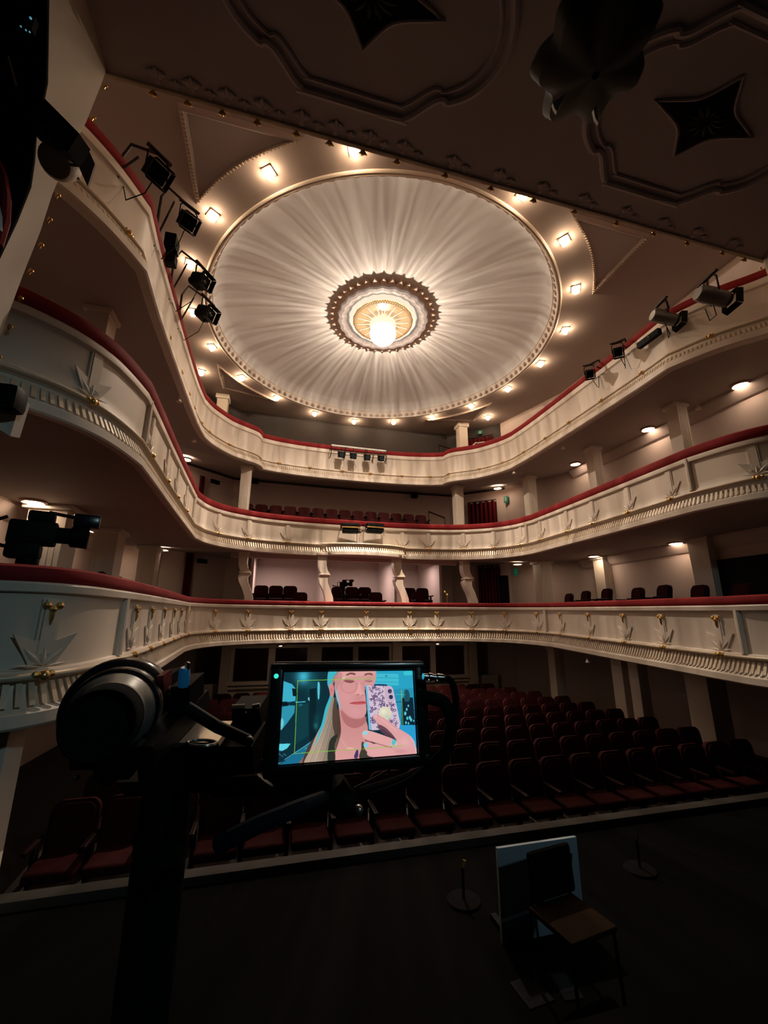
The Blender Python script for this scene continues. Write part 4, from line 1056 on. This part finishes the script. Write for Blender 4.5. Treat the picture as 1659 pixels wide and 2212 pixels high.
q = [at(189, 318, 3.6) - dc.location, at(205, 354, 3.6) - dc.location, at(189, 403, 3.6) - dc.location, at(171, 362, 3.6) - dc.location]
MB().add(q + [p + FWD * .02 for p in q], [(0, 1, 2, 3), (4, 7, 6, 5), (0, 4, 5, 1), (1, 5, 6, 2), (2, 6, 7, 3), (3, 7, 4, 0)]).build('plate', CREAM, dc, 0)
MB().tube([at(172, 358, 3.6) - dc.location, at(150, 356, 3.6) - dc.location], .012, 6).build('arm', METAL, dc)
p = at(14, 862, 3.7); sp_ = thing('wall_speaker', 'rounded black loudspeaker on the front of the left middle balcony at the edge', 'loudspeaker', p)
MB().box((0, 0, 0), (.25, .2, .24), bev=.06).build('housing', BLACK, sp_); MB().box((0, -.1, 0), (.17, .02, .16), bev=.01).build('grille', BLACKC, sp_)
q = [at(0, 880, 3.76) - p, at(45, 866, 3.8) - p, at(22, 942, 3.8) - p, at(-6, 925, 3.76) - p]
MB().add(q + [w_ + FWD * .1 for w_ in q], [(0, 1, 2, 3), (4, 7, 6, 5), (0, 4, 5, 1), (1, 5, 6, 2), (2, 6, 7, 3), (3, 7, 4, 0)]).build('cream_bracket', CREAM, sp_, 0)

# ------------------------------------------------------------------ orchestra pit
PF = -2.5
bp_ = [onz(px, py, PF) for px, py in ((1092, 2034), (1172, 2022))]
Yb = (bp_[0].y + bp_[1].y) / 2
t = thing('white_panel', 'pale bluish panel standing upright behind the pit chair', 'panel', (0, 0, 0))
x0, x1 = ony(1076, 1900, Yb).x, ony(1250, 1880, Yb).x; zt = ony(1160, 1818, Yb).z
MB().box(((x0 + x1) / 2, Yb, (zt + PF) / 2), (x1 - x0, .03, zt - PF), bev=.005).build('board', WHITEB, t)
for s_ in (0.1, .9): MB().box((x0 + (x1 - x0) * s_, Yb + .12, PF + .02), (.05, .3, .04)).build('foot', BLACK, t)
cx_, cy_ = onz(1235, 1985, -2.07).x, onz(1235, 1985, -2.07).y
oc = thing('orchestra_chair', 'pit chair with dark padded back and tan seat, before the pale panel', 'chair', (cx_, cy_, PF), (0, 0, .15))
MB().box((0, .0, .43), (.42, .40, .04), bev=.015).build('seat', WOODL, oc)
MB().box((.06, .19, .61), (.42, .05, .32), Matrix.Rotation(-.08, 4, 'X'), bev=.03).build('backrest', BLACKC, oc)
for sx in (-1, 1):
    MB().tube([(sx * .19, -.18, .42), (sx * .2, -.2, 0)], .013, 6).build('leg', BLACK, oc); MB().tube([(sx * .19 + .05, .2, .70), (sx * .19, .2, .42), (sx * .2, .24, 0)], .013, 6).build('leg', BLACK, oc)
for i, (px, py, lab) in enumerate(((1148, 2142, 'dim bluish music sheet lying on the dark pit floor, left one of two'), (1222, 2130, 'dim bluish music sheet lying on the dark pit floor, right one of two'))):
    p = onz(px, py, PF + .004); t = thing('music_sheet', lab, 'paper', p, (0, 0, .1 - .2 * i)); MB().box((0, 0, .002), (.2 - .06 * i, .22, .004)).build('page', BLACK, t); MB().box((0, .02, .0045), (.15 - .05 * i, .15, .001)).build('printed_field', BLACKG, t)
for px, py, lab in ((999, 1864, 'added thin black stand with gold tip for a glint in the pit, left of the panel'), (1374, 1806, 'added thin black stand with pale tip for a glint in the pit, right of the panel')):
    p = ony(px, py, 4.2); t = thing('glint_stand', lab, 'stand', (p.x, p.y, PF))  # stands added to carry two small glints in the pit
    MB().tube([(0, 0, 0), (0, 0, p.z - PF - .03)], .012, 6).build('pole', BLACK, t); MB().lathe([(.16, 0), (.15, .02), (0, .03)], 16).build('base', BLACKC, t)
    MB().tube([(0, 0, p.z - PF - .04), (.02, 0, p.z - PF + .02)], [.012, .016], 6).build('tip', CHROME if px > 1200 else GOLD, t)

# ------------------------------------------------------------------ camera rig in the foreground
rig = thing('cinema_camera', 'black cinema camera on a tripod in the dark foreground at the left', 'camera', at(290, 1640, .50))
RO = rig.location.copy()
def A(px, py, d): return at(px, py, d) - RO
a_, b_ = A(212, 1566, .40), A(268, 1523, .56)
L = (b_ - a_).length
MB().lathe([(0, .012), (.026, .012), (.0315, .0), (.0335, .004), (.0345, .03), (.036, .035)], 40, alongM(a_, b_)).build('eyepiece_cup', BLACKC, rig)
MB().lathe([(.036, .035), (.037, .05), (.041, .055), (.042, .068), (.044, .072)], 40, alongM(a_, b_)).build('inner_ring', METAL, rig)
MB().lathe([(.044, .072), (.044, .082), (.048, .086), (.049, .10)], 40, alongM(a_, b_)).build('lens_barrel', BLACKG, rig)
MB().lathe([(.049, .10), (.0505, .104), (.0505, .112), (.057, .118), (.0605, .124), (.061, .150), (.058, .156), (.04, .158), (0, .158)], 48, alongM(a_, b_)).build('outer_ring', BLACKG, rig)
def slab(name, px, d, m, th=.03, lab=None):
    """a plate whose outline was measured at depth d, th metres thick"""
    q = [A(x, y, d) for x, y in px]; n = len(q)
    k = [p + FWD * th for p in q]
    o = MB().add(q + k, [tuple(range(n)), tuple(range(n, 2 * n))[::-1]] + [(i, n + i, n + (i + 1) % n, (i + 1) % n) for i in range(n)]).build(name, m, rig, 0)
    if lab: o['label'] = lab
    return o
slab('camera_body', ((150, 1615), (330, 1612), (335, 1660), (150, 1664)), .44, BLACK, .14)
slab('base_plate', ((290, 1616), (545, 1612), (550, 1672), (300, 1690)), .50, BLACK, .06)
slab('top_plate', ((318, 1606), (470, 1603), (474, 1612), (318, 1616)), .49, STEEL, .05, 'dull steel top plate')
slab('side_block', ((330, 1470), (360, 1466), (362, 1620), (330, 1626)), .53, BLACK, .04)
slab('red_bracket', ((337, 1462), (353, 1459), (354, 1560), (340, 1566)), .52, REDANO, .02, 'dark red bracket')
slab('upright_post', ((362, 1500), (398, 1496), (396, 1720), (360, 1726)), .51, BLACK, .04)
slab('post_head', ((368, 1484), (411, 1480), (409, 1530), (366, 1536)), .50, BLACK, .04)
slab('teal_plate', ((200, 1662), (296, 1655), (278, 1684), (205, 1688)), .47, mat('teal_plate', (0.035, 0.085, 0.10), .5), .01, 'dim teal plate')
MB().lathe([(0, 0), (.008, 0), (.008, .02), (0, .02)], 16, alongM(A(234, 1681, .465), A(234, 1681, .50))).build('dark_knob', BLACK, rig)
MB().lathe([(0, 0), (.0062, 0), (.0066, .006), (.0062, .02), (.0045, .0225), (0, .0225)], 16, alongM(A(396, 1482, .50), A(399, 1444, .50))).build('blue_knob', BLUEANO, rig)['label'] = 'translucent blue knob'
MB().lathe([(.0025, 0), (.003, .01), (0, .012)], 10, alongM(A(405, 1450, .50), A(405, 1440, .50))).build('steel_pin', CHROME, rig)
MB().tube([A(435 + 32 * math.cos(t_), 1605 + 6.5 * math.sin(t_), .47 - .02 * math.sin(t_)) for t_ in [2 * PI * i / 28 for i in range(28)]], .0018, 6, closed=True).build('rod_ring', STEEL, rig)
MB().tube([A(402, 1528, .50), A(470, 1570, .50), A(538, 1600, .50)], [.0075, .007, .0065], 12).build('friction_arm', BLACK, rig)
MB().sphere(A(538, 1601, .496), .0058, 14).build('arm_knob', METAL, rig)
slab('power_box', ((500, 1532), (560, 1530), (566, 1570), (502, 1572)), .55, BLACK, .04)
slab('pale_label', ((500, 1524), (528, 1523), (528, 1536), (500, 1537)), .552, mat('dull_tan', (.16, .12, .07), .6), .004, 'small tan label plate')
MB().sphere(A(531, 1541, .545), .0022, 10).build('screw_head', CHROME, rig); MB().tube([A(546, 1526, .55), A(562, 1523, .55)], .0028, 8).build('steel_pin', CHROME, rig)
MB().lathe([(0, 0), (.028, 0), (.03, .04), (.03, .2), (.022, .6), (.02, 1.15)], 18, alongM(A(362, 1700, .52), A(362, 1700, .52) + Vector((0, 0, -1.2)))).build('tripod_column', BLACK, rig)
foot = A(362, 1700, .52); hgt = (foot + RO).z + 1.6
for k_ in range(3):
    an = 2 * PI * k_ / 3 + .4; MB().tube([foot + Vector((0, 0, -.25)), foot + Vector((.42 * math.cos(an), .42 * math.sin(an), -hgt))], [.022, .014], 8).build('leg', BLACK, rig)
slab('bridge_plate', ((250, 1690), (480, 1684), (470, 1712), (270, 1720)), .50, BLACK, .05)
MB().tube([A(470, 1700, .52), A(620, 1690, .50), A(720, 1690, .50)], .012, 10).build('monitor_mount', BLACK, rig)
MB().tube([A(720, 1690, .50), A(742, 1735, .50), A(752, 1760, .49)], [.014, .018, .01], 10).build('mount_knuckle', BLACK, rig)
MB().sphere(A(774, 1750, .49), .006, 12).build('steel_knob', STEEL, rig)
MB().tube([A(470, 1825, .42), A(560, 1780, .42), A(652, 1742, .44), A(700, 1722, .48)], [.009, .0085, .008, .007], 10).build('pan_handle', mat('blue_black', (.008, .013, .02), .7, spec=.05), rig)
MB().sphere(A(167, 1680, .45), .003, 8).build('small_glint_bead', CHROME, rig)  # chrome bead added for a small glint

# monitor
def camP(x, y, z): return CAMP + RIGHT * x + UP * y - FWD * z
c4 = [camP(-.1115, -.1786, -.4636), camP(.0349, -.1952, -.5120), camP(.0373, -.2768, -.4767), camP(-.1091, -.2602, -.4283)]
mc = sum(c4, Vector()) / 4; ux = (c4[1] - c4[0]).normalized(); uy = (c4[0] - c4[3]).normalized(); uz = ux.cross(uy).normalized(); uy = uz.cross(ux)
W2, H2 = (c4[1] - c4[0]).length / 2, (c4[0] - c4[3]).length / 2
mon = bpy.data.objects.new('field_monitor', None); COL.objects.link(mon)
mm = Matrix((ux, uy, uz)).transposed().to_4x4(); mm.translation = mc; mon.matrix_world = mm
tag(mon, 'black field monitor showing a cyan selfie of a woman with a phone', 'monitor')
bz = MB()
bz.box((0.003, -.001, -.014), (2 * W2 + .034, 2 * H2 + .026, .026), bev=.006); bz.build('housing', BLACK, mon)
fr = MB()
for c_, d_ in (((0, H2 + .005, .001), (2 * W2 + .03, .008, .006)), ((0, -H2 - .005, .001), (2 * W2 + .03, .008, .006)), ((-W2 - .008, 0, .001), (.013, 2 * H2 + .016, .006)), ((W2 + .006, 0, .001), (.01, 2 * H2 + .016, .006))):
    fr.box(c_, d_, bev=.002)
fr.build('bezel', BLACKG, mon)
MB().sphere((-W2 - .0085, H2 - .004, .0045), .0026, 12).build('status_led', GREENLED, mon)['label'] = 'glowing green status light'
# --- the picture on the screen, painted in its own pixels (750 x 430 layout, origin top left)
GW, GH = 336, 204
SS = 2
LAY = np.array([(235, 195), (1262, 182), (1287, 838), (190, 930)], float)     # layout corners TL TR BR BL
def homog(src, dst):
    Am = []
    for (x, y), (X, Y) in zip(src, dst):
        Am += [[x, y, 1, 0, 0, 0, -X * x, -X * y, -X], [0, 0, 0, x, y, 1, -Y * x, -Y * y, -Y]]
    return np.linalg.svd(np.array(Am))[2][-1].reshape(3, 3)
Hm = homog([(0, 0), (1, 0), (1, 1), (0, 1)], LAY)
uu, vv = np.meshgrid((np.arange(GW * SS) + .5) / (GW * SS), (np.arange(GH * SS) + .5) / (GH * SS))
q = np.einsum('ij,jkl->ikl', Hm, np.stack([uu, vv, np.ones_like(uu)])); PX, PYY = q[0] / q[2], q[1] / q[2]
IMG = np.zeros(uu.shape + (3,)); IMG[:] = (14, 48, 58)
def inside(poly):
    m = np.zeros(PX.shape, bool); n = len(poly)
    for i in range(n):
        (x1, y1), (x2, y2) = poly[i], poly[(i + 1) % n]
        if y1 == y2: continue
        c = ((PYY >= min(y1, y2)) & (PYY < max(y1, y2))) & (PX < (x2 - x1) * (PYY - y1) / (y2 - y1) + x1); m ^= c
    return m
def sm(poly, n=5):
    return [(p.x, p.y) for p in smooth_closed(poly, n)]
def fill(poly, col, a=1.0, curve=True, grad=None):
    m = inside(sm(poly) if curve else poly)
    c = np.array(col, float)
    if grad is not None:
        c2, (x1, y1), (x2, y2) = grad
        t = np.clip(((PX - x1) * (x2 - x1) + (PYY - y1) * (y2 - y1)) / ((x2 - x1) ** 2 + (y2 - y1) ** 2), 0, 1)[..., None]
        cc = c * (1 - t) + np.array(c2, float) * t; IMG[m] = IMG[m] * (1 - a) + cc[m] * a
    else: IMG[m] = IMG[m] * (1 - a) + c * a
def blob(x, y, rx, ry, col, a=1.0, hard=False):
    d = ((PX - x) / rx) ** 2 + ((PYY - y) / ry) ** 2
    k = ((d < 1).astype(float) if hard else np.exp(-d * 1.5)) * a; IMG[:] = IMG * (1 - k[..., None]) + np.array(col, float) * k[..., None]
def line(pts, w_, col, a=1.0):
    for (x1, y1), (x2, y2) in zip(pts[:-1], pts[1:]):
        L2 = (x2 - x1) ** 2 + (y2 - y1) ** 2; t = np.clip(((PX - x1) * (x2 - x1) + (PYY - y1) * (y2 - y1)) / L2, 0, 1)
        d = np.hypot(PX - x1 - t * (x2 - x1), PYY - y1 - t * (y2 - y1)); m = d < w_ / 2; IMG[m] = IMG[m] * (1 - a) + np.array(col, float) * a
def ringp(x, y, rx, ry, w_, col, a=1.0, t0=0, t1=2 * PI):
    line([(x + rx * math.cos(t0 + (t1 - t0) * i / 28), y + ry * math.sin(t0 + (t1 - t0) * i / 28)) for i in range(29)], w_, col, a)
# stage behind, cyan
blob(395, 230, 75, 75, (70, 190, 215)); blob(470, 300, 60, 120, (22, 82, 92), .8)
fill([(232, 265), (300, 290), (332, 330), (328, 425), (222, 440)], (62, 178, 205), 1, False); fill([(220, 455), (325, 462), (318, 520), (262, 600), (210, 660)], (48, 150, 176), 1, False)
fill([(220, 430), (262, 430), (272, 462), (222, 470)], (10, 24, 34), 1, False); fill([(300, 322), (340, 330), (345, 390), (306, 385)], (12, 30, 38), 1, False)
line([(330, 435), (405, 430)], 8, (70, 180, 200)); fill([(432, 395), (462, 408), (455, 428), (430, 418)], (110, 200, 210)); blob(370, 460, 25, 18, (50, 150, 160), .7)
fill([(325, 480), (430, 440), (430, 700), (325, 770)], (18, 62, 70), 1, False); fill([(440, 330), (495, 320), (490, 740), (440, 740)], (12, 36, 44), 1, False)
fill([(505, 280), (522, 290), (518, 400), (506, 400)], (92, 200, 215)); fill([(215, 560), (235, 590), (225, 640), (210, 650)], (110, 205, 215)); blob(490, 620, 22, 35, (40, 120, 125), .8)
fill([(195, 765), (290, 762), (262, 800), (196, 835)], (95, 215, 232), 1, False); fill([(190, 935), (320, 840), (455, 740), (500, 700), (520, 900), (380, 940)], (28, 112, 146), 1, False)
line([(192, 922), (322, 835), (470, 738)], 4, (110, 200, 215)); fill([(195, 815), (240, 825), (242, 905), (196, 910)], (14, 40, 58), .8, False)
for i in range(5): blob(200 + 12 * i, 845 + 9 * (i % 3), 6, 6, (100, 200, 210), .7)
blob(415, 800, 18, 10, (70, 160, 180), .8); blob(500, 560, 30, 50, (20, 70, 76), .8)
fill([(945, 175), (1275, 172), (1275, 340), (945, 330)], (42, 165, 200), 1, False); fill([(955, 205), (1150, 208), (1152, 300), (955, 296)], (66, 192, 214), 1, False); line([(950, 236), (1150, 242)], 3, (35, 130, 165))
line([(950, 270), (1150, 276)], 3, (35, 140, 175)); fill([(1196, 190), (1256, 188), (1256, 216), (1196, 218)], (58, 200, 214)); blob(1052, 225, 7, 7, (20, 70, 100)); fill([(960, 290), (1052, 292), (1050, 306), (960, 302)], (28, 60, 110))
fill([(1100, 330), (1275, 320), (1282, 620), (1110, 620)], (40, 150, 184), 1, False); fill([(1172, 400), (1262, 395), (1278, 612), (1172, 614)], (16, 38, 56), 1, False); fill([(1198, 340), (1230, 345), (1235, 420), (1196, 420)], (32, 84, 96))
for x, y, r in ((1225, 462, 6), (1212, 490, 7), (1200, 522, 9), (1216, 560, 8), (1236, 556, 9), (1246, 572, 8), (1205, 595, 7), (1225, 600, 6), (1266, 580, 5)): blob(x, y, r, r * 1.7, (84, 205, 215), 1, True)
line([(1120, 372), (1200, 374)], 3, (90, 205, 205)); line([(1120, 432), (1215, 430)], 3, (20, 40, 80)); fill([(1140, 616), (1285, 612), (1290, 845), (1140, 845)], (42, 158, 212), 1, False)
# hair, shoulders, skin
fill([(455, 740), (540, 690), (700, 640), (860, 690), (960, 800), (960, 900), (400, 935), (395, 860)], (150, 100, 98)); fill([(452, 745), (520, 700), (520, 900), (392, 930), (400, 850)], (62, 62, 58))
fill([(600, 180), (700, 180), (668, 225), (640, 262), (622, 330), (640, 420), (672, 520), (690, 620), (690, 700), (650, 800), (610, 905), (400, 935), (450, 800), (488, 705), (540, 600), (570, 480), (606, 380), (584, 280)], (186, 160, 140), grad=((92, 78, 66), (540, 600), (690, 620)))
fill([(600, 180), (668, 180), (622, 250), (616, 330), (630, 380), (590, 480), (560, 600), (520, 700), (480, 800), (505, 700), (540, 590), (566, 480), (604, 370), (582, 280)], (66, 186, 204))
for i in range(16):
    x0 = 545 + 9 * i; line([(610 + 3 * i, 400), (585 + 5 * i, 560), (x0 - 30, 720), (x0 - 120 + 4 * i, 920)], 4, [(216, 186, 160), (120, 100, 84), (96, 172, 182), (170, 140, 118)][i % 4], .45)
fill([(640, 400), (660, 470), (690, 560), (690, 640), (660, 720), (628, 640), (622, 520)], (78, 58, 48), .85)
fill([(672, 400), (760, 440), (860, 440), (880, 545), (905, 640), (880, 700), (862, 890), (645, 893), (668, 760), (690, 650)], (206, 140, 138), grad=((222, 160, 156), (780, 560), (740, 880)))
fill([(690, 500), (760, 556), (840, 566), (890, 545), (880, 600), (800, 640), (720, 600)], (172, 104, 104), .75)
fill([(640, 290), (662, 235), (700, 185), (952, 180), (952, 300), (884, 310), (890, 420), (892, 510), (870, 545), (820, 560), (770, 548), (720, 510), (688, 470), (660, 410), (644, 350)], (216, 152, 152))
fill([(688, 185), (952, 180), (950, 215), (820, 225), (700, 240)], (226, 168, 164), .8)
fill([(596, 300), (622, 285), (636, 320), (632, 380), (612, 392), (600, 350)], (218, 140, 142)); blob(616, 340, 8, 22, (180, 96, 100), .7)
fill([(642, 258), (662, 262), (664, 340), (680, 430), (694, 492), (676, 470), (654, 400), (644, 330)], (150, 190, 206), .8); fill([(640, 238), (690, 190), (700, 240), (672, 300), (652, 340)], (200, 140, 140), .9)
blob(730, 400, 45, 60, (228, 158, 156), .5); blob(800, 510, 60, 35, (222, 160, 160), .6); blob(830, 400, 40, 22, (200, 128, 128), .5)
fill([(735, 212), (770, 197), (806, 204), (804, 218), (770, 212), (738, 222)], (126, 82, 74)); fill([(880, 210), (912, 200), (942, 206), (942, 220), (912, 214), (882, 222)], (130, 84, 76))
fill([(712, 262), (750, 254), (796, 266), (780, 280), (745, 278)], (150, 92, 92)); line([(716, 266), (750, 276), (790, 268)], 4, (92, 52, 54)); line([(888, 264), (915, 272), (940, 264)], 4, (96, 56, 58)); blob(914, 262, 26, 12, (166, 104, 104), .6)
ringp(754, 305, 62, 56, 4, (196, 122, 118)); ringp(922, 290, 52, 50, 4, (196, 122, 118), .8, PI * .55, PI * 1.7); line([(812, 290), (840, 282), (872, 284)], 4, (196, 130, 124)); line([(690, 285), (640, 268)], 4, (196, 140, 134)); line([(704, 245), (724, 236)], 5, (240, 226, 222))
fill([(838, 268), (852, 330), (876, 366), (858, 382), (820, 374), (806, 366), (826, 320)], (232, 166, 162)); blob(826, 374, 14, 6, (150, 84, 86), .8); blob(862, 378, 10, 5, (160, 90, 90), .8)
fill([(758, 442), (800, 430), (828, 428), (850, 424), (888, 428), (888, 446), (830, 452), (790, 450)], (200, 92, 98)); line([(762, 441), (820, 438), (886, 436)], 3.5, (138, 56, 62))
line([(690, 720), (740, 800), (790, 795)], 3, (226, 190, 170)); blob(760, 798, 26, 8, (238, 196, 176), .9)
fill([(600, 740), (662, 690), (640, 780), (642, 893), (585, 900)], (46, 50, 40)); fill([(858, 745), (900, 780), (960, 850), (960, 880), (838, 878), (850, 800)], (64, 62, 52)); fill([(792, 868), (812, 812), (826, 818), (820, 872)], (74, 52, 104))
# phone with spotted case
fill([(886, 298), (908, 296), (935, 655), (912, 650)], (120, 190, 222), 1, False); fill([(900, 300), (1090, 306), (1106, 330), (1160, 600), (1152, 640), (935, 656), (924, 560)], (214, 194, 212), 1, False)
rs_ = random.Random(3)
for i in range(150):
    x, y = rs_.uniform(912, 1140), rs_.uniform(306, 640)
    lim = 905 + (y - 300) * .06, 1098 + (y - 310) * .17
    if x < lim[0] + 6 or x > lim[1] - 8 or (1040 < x and y < 430 and x < 1112): continue
    a0 = rs_.uniform(0, 6); ringp(x, y, 8, 9, 5, (92, 70, 116), .9, a0, a0 + 4.2)
fill([(1038, 316), (1092, 316), (1112, 420), (1056, 424)], (206, 178, 200)); blob(1080, 346, 16, 17, (52, 52, 84), 1, True); blob(1088, 392, 16, 17, (46, 50, 80), 1, True); blob(1082, 350, 6, 6, (90, 100, 140), 1, True)
blob(1040, 522, 52, 54, (222, 218, 190), 1, True); blob(1028, 506, 26, 24, (244, 240, 214), .8); blob(1060, 550, 26, 20, (180, 205, 190), .7)
# hand
fill([(945, 552), (966, 530), (1008, 544), (1080, 590), (1140, 636), (1226, 690), (1262, 730), (1280, 790), (1284, 842), (940, 866), (900, 812), (960, 760), (1110, 740), (1120, 720), (1040, 660), (980, 600)], (226, 164, 164))
fill([(985, 610), (1050, 640), (1120, 720), (1060, 706), (1000, 660)], (96, 62, 76), .9); fill([(862, 668), (892, 655), (960, 672), (1040, 700), (1118, 734), (1128, 782), (1040, 772), (960, 752), (890, 730), (860, 705)], (232, 172, 170))
fill([(868, 762), (900, 746), (980, 772), (1080, 800), (1130, 830), (1100, 858), (1000, 862), (930, 850), (884, 812)], (230, 168, 168)); line([(890, 735), (970, 758), (1060, 784), (1110, 792)], 6, (150, 88, 96), .8); line([(1000, 560), (1060, 606), (1130, 660)], 10, (240, 186, 184), .6)
blob(1190, 750, 60, 45, (240, 186, 184), .6); blob(1160, 820, 60, 20, (206, 140, 146), .6); line([(1235, 705), (1268, 745), (1284, 836)], 8, (200, 215, 225), .6)
fill([(862, 674), (884, 660), (902, 672), (896, 690), (870, 692)], (150, 214, 226)); fill([(868, 768), (886, 752), (904, 764), (900, 786), (876, 790)], (130, 205, 226)); blob(966, 546, 14, 10, (240, 200, 200), .8)
ringp(1108, 762, 18, 30, 8, (196, 206, 204)); fill([(1092, 740), (1112, 724), (1124, 746), (1108, 772), (1094, 766)], (86, 196, 204)); blob(1112, 792, 12, 10, (180, 170, 160), .9)
# frame guides
for pts in (([(345, 263), (968, 244)]), ([(345, 263), (320, 842)]), ([(320, 842), (560, 822), (900, 800), (1190, 774)]), ([(1172, 335), (1181, 614)])): line(pts, 5, (138, 206, 66), .85)
IMG = np.clip(IMG, 0, 255).reshape(GH, SS, GW, SS, 3).mean((1, 3)) / 255
LIN = np.where(IMG <= .04045, IMG / 12.92, ((IMG + .055) / 1.055) ** 2.4)
xs_ = np.linspace(-W2, W2, GW + 1); ys_ = np.linspace(H2, -H2, GH + 1)
me = bpy.data.meshes.new('screen')
me.from_pydata([(x, y, 0.0006) for y in ys_ for x in xs_], [], [(r * (GW + 1) + c, (r + 1) * (GW + 1) + c, (r + 1) * (GW + 1) + c + 1, r * (GW + 1) + c + 1) for r in range(GH) for c in range(GW)])
ca_ = me.color_attributes.new('picture', 'FLOAT_COLOR', 'CORNER')
ca_.data.foreach_set('color', np.repeat(np.concatenate([LIN.reshape(-1, 3), np.ones((GW * GH, 1))], 1), 4, axis=0).ravel().astype(np.float32))
sm_ = bpy.data.materials.new('screen_picture'); sm_.use_nodes = True; nt = sm_.node_tree; bs = nt.nodes['Principled BSDF']
bs.inputs['Base Color'].default_value = (.004, .004, .005, 1); bs.inputs['Roughness'].default_value = .35; bs.inputs['Specular IOR Level'].default_value = .1
an_ = nt.nodes.new('ShaderNodeVertexColor'); an_.layer_name = 'picture'; nt.links.new(an_.outputs[0], bs.inputs['Emission Color']); bs.inputs['Emission Strength'].default_value = 0.95
me.materials.append(sm_)
so_ = bpy.data.objects.new('screen', me); COL.objects.link(so_); so_.parent = mon
so_['label'] = 'lit screen with a woman in glasses holding a spotted phone'

# cables and connectors beside the monitor
def cable(name, label, pts, r, m):
    o = MB().tube([Vector(p) for p in smooth_open([at(*p) for p in pts])], r, 10).build(name, m); return tag(o, label, 'cable')
def smooth_open(P_, n=7):
    out = []
    for i in range(len(P_) - 1):
        p0 = P_[i - 1] if i else P_[i]; p1, p2 = P_[i], P_[i + 1]; p3 = P_[i + 2] if i + 2 < len(P_) else P_[i + 1]
        for k in range(n):
            t = k / n; out.append(0.5 * ((2 * p1) + (p2 - p0) * t + (2 * p0 - 5 * p1 + 4 * p2 - p3) * t * t + (3 * p1 - p0 - 3 * p2 + p3) * t ** 3))
    return out + [P_[-1]]
cable('video_cable', 'thin black video cable looping down at the right of the monitor', [(962, 1464, .50), (978, 1478, .50), (985, 1530, .51), (972, 1600, .51), (930, 1650, .52), (880, 1690, .53), (800, 1720, .53)], .0042, BLACKC)
cable('power_cable', 'thick black power cable leaving the monitor side', [(900, 1506, .50), (930, 1507, .50), (960, 1520, .51), (975, 1570, .52), (950, 1640, .53), (890, 1680, .54), (780, 1715, .54)], .008, BLACKC)
cable('thin_wire', 'thin pale wire rising to the lower edge of the monitor', [(765, 1702, .49), (800, 1685, .49), (855, 1655, .485)], .0011, METAL)
cable('flat_strap', 'dull cream strap curving below the monitor', [(555, 1680, .50), (580, 1700, .49), (620, 1720, .49), (660, 1718, .49), (682, 1714, .50)], .0048, mat('dull_cream', (.13, .105, .07), .6))
cn = thing('cable_connector', 'shiny chrome cable connector plugged in at the right of the monitor', 'connector', at(940, 1464, .50))
p0, p1 = at(914, 1461, .495) - cn.location, at(964, 1466, .505) - cn.location
MB().lathe([(0, 0), (.0035, 0), (.0035, .006), (.0048, .007), (.0048, .011), (.0036, .012), (.0036, .017), (.005, .018), (.005, .026), (.003, .028), (0, .028)], 16, alongM(p0, p1)).build('plug', CHROME, cn)
MB().tube([at(914, 1456, .497) - cn.location, at(934, 1457, .50) - cn.location], .0012, 6).build('latch', CHROME, cn)

# small things in the dark wing at the upper left
t = thing('pale_rod', 'thin pale rod standing in the dark wing at the upper left edge', 'rod', (0, 0, 0))
MB().tube([at(17, 122, 3.15), at(36, 190, 3.15), at(46, 225, 3.17)], [.012, .013, .008], 8).build('rod', WOODL, t); MB().tube([at(17, 122, 3.14), at(35, 188, 3.14)], .007, 6).build('pale_edge', PORT, t)
t = thing('blue_glints', 'cluster of tiny glowing spots made for blue glints in the dark wing at the top left', 'lights', (0, 0, 0))  # blue glints made as self-glowing spots
MB().box((0, 0, 0), (.12, .05, .14), Matrix.Translation(at(56, 52, 3.2))).build('housing', BLACKC, t)
for px, py, r in ((66, 39, .009), (45, 57, .006), (56, 65, .006), (64, 69, .006)): MB().sphere(at(px, py, 3.12), r, 8).build('glint_spot', BLUEGLINT, t)
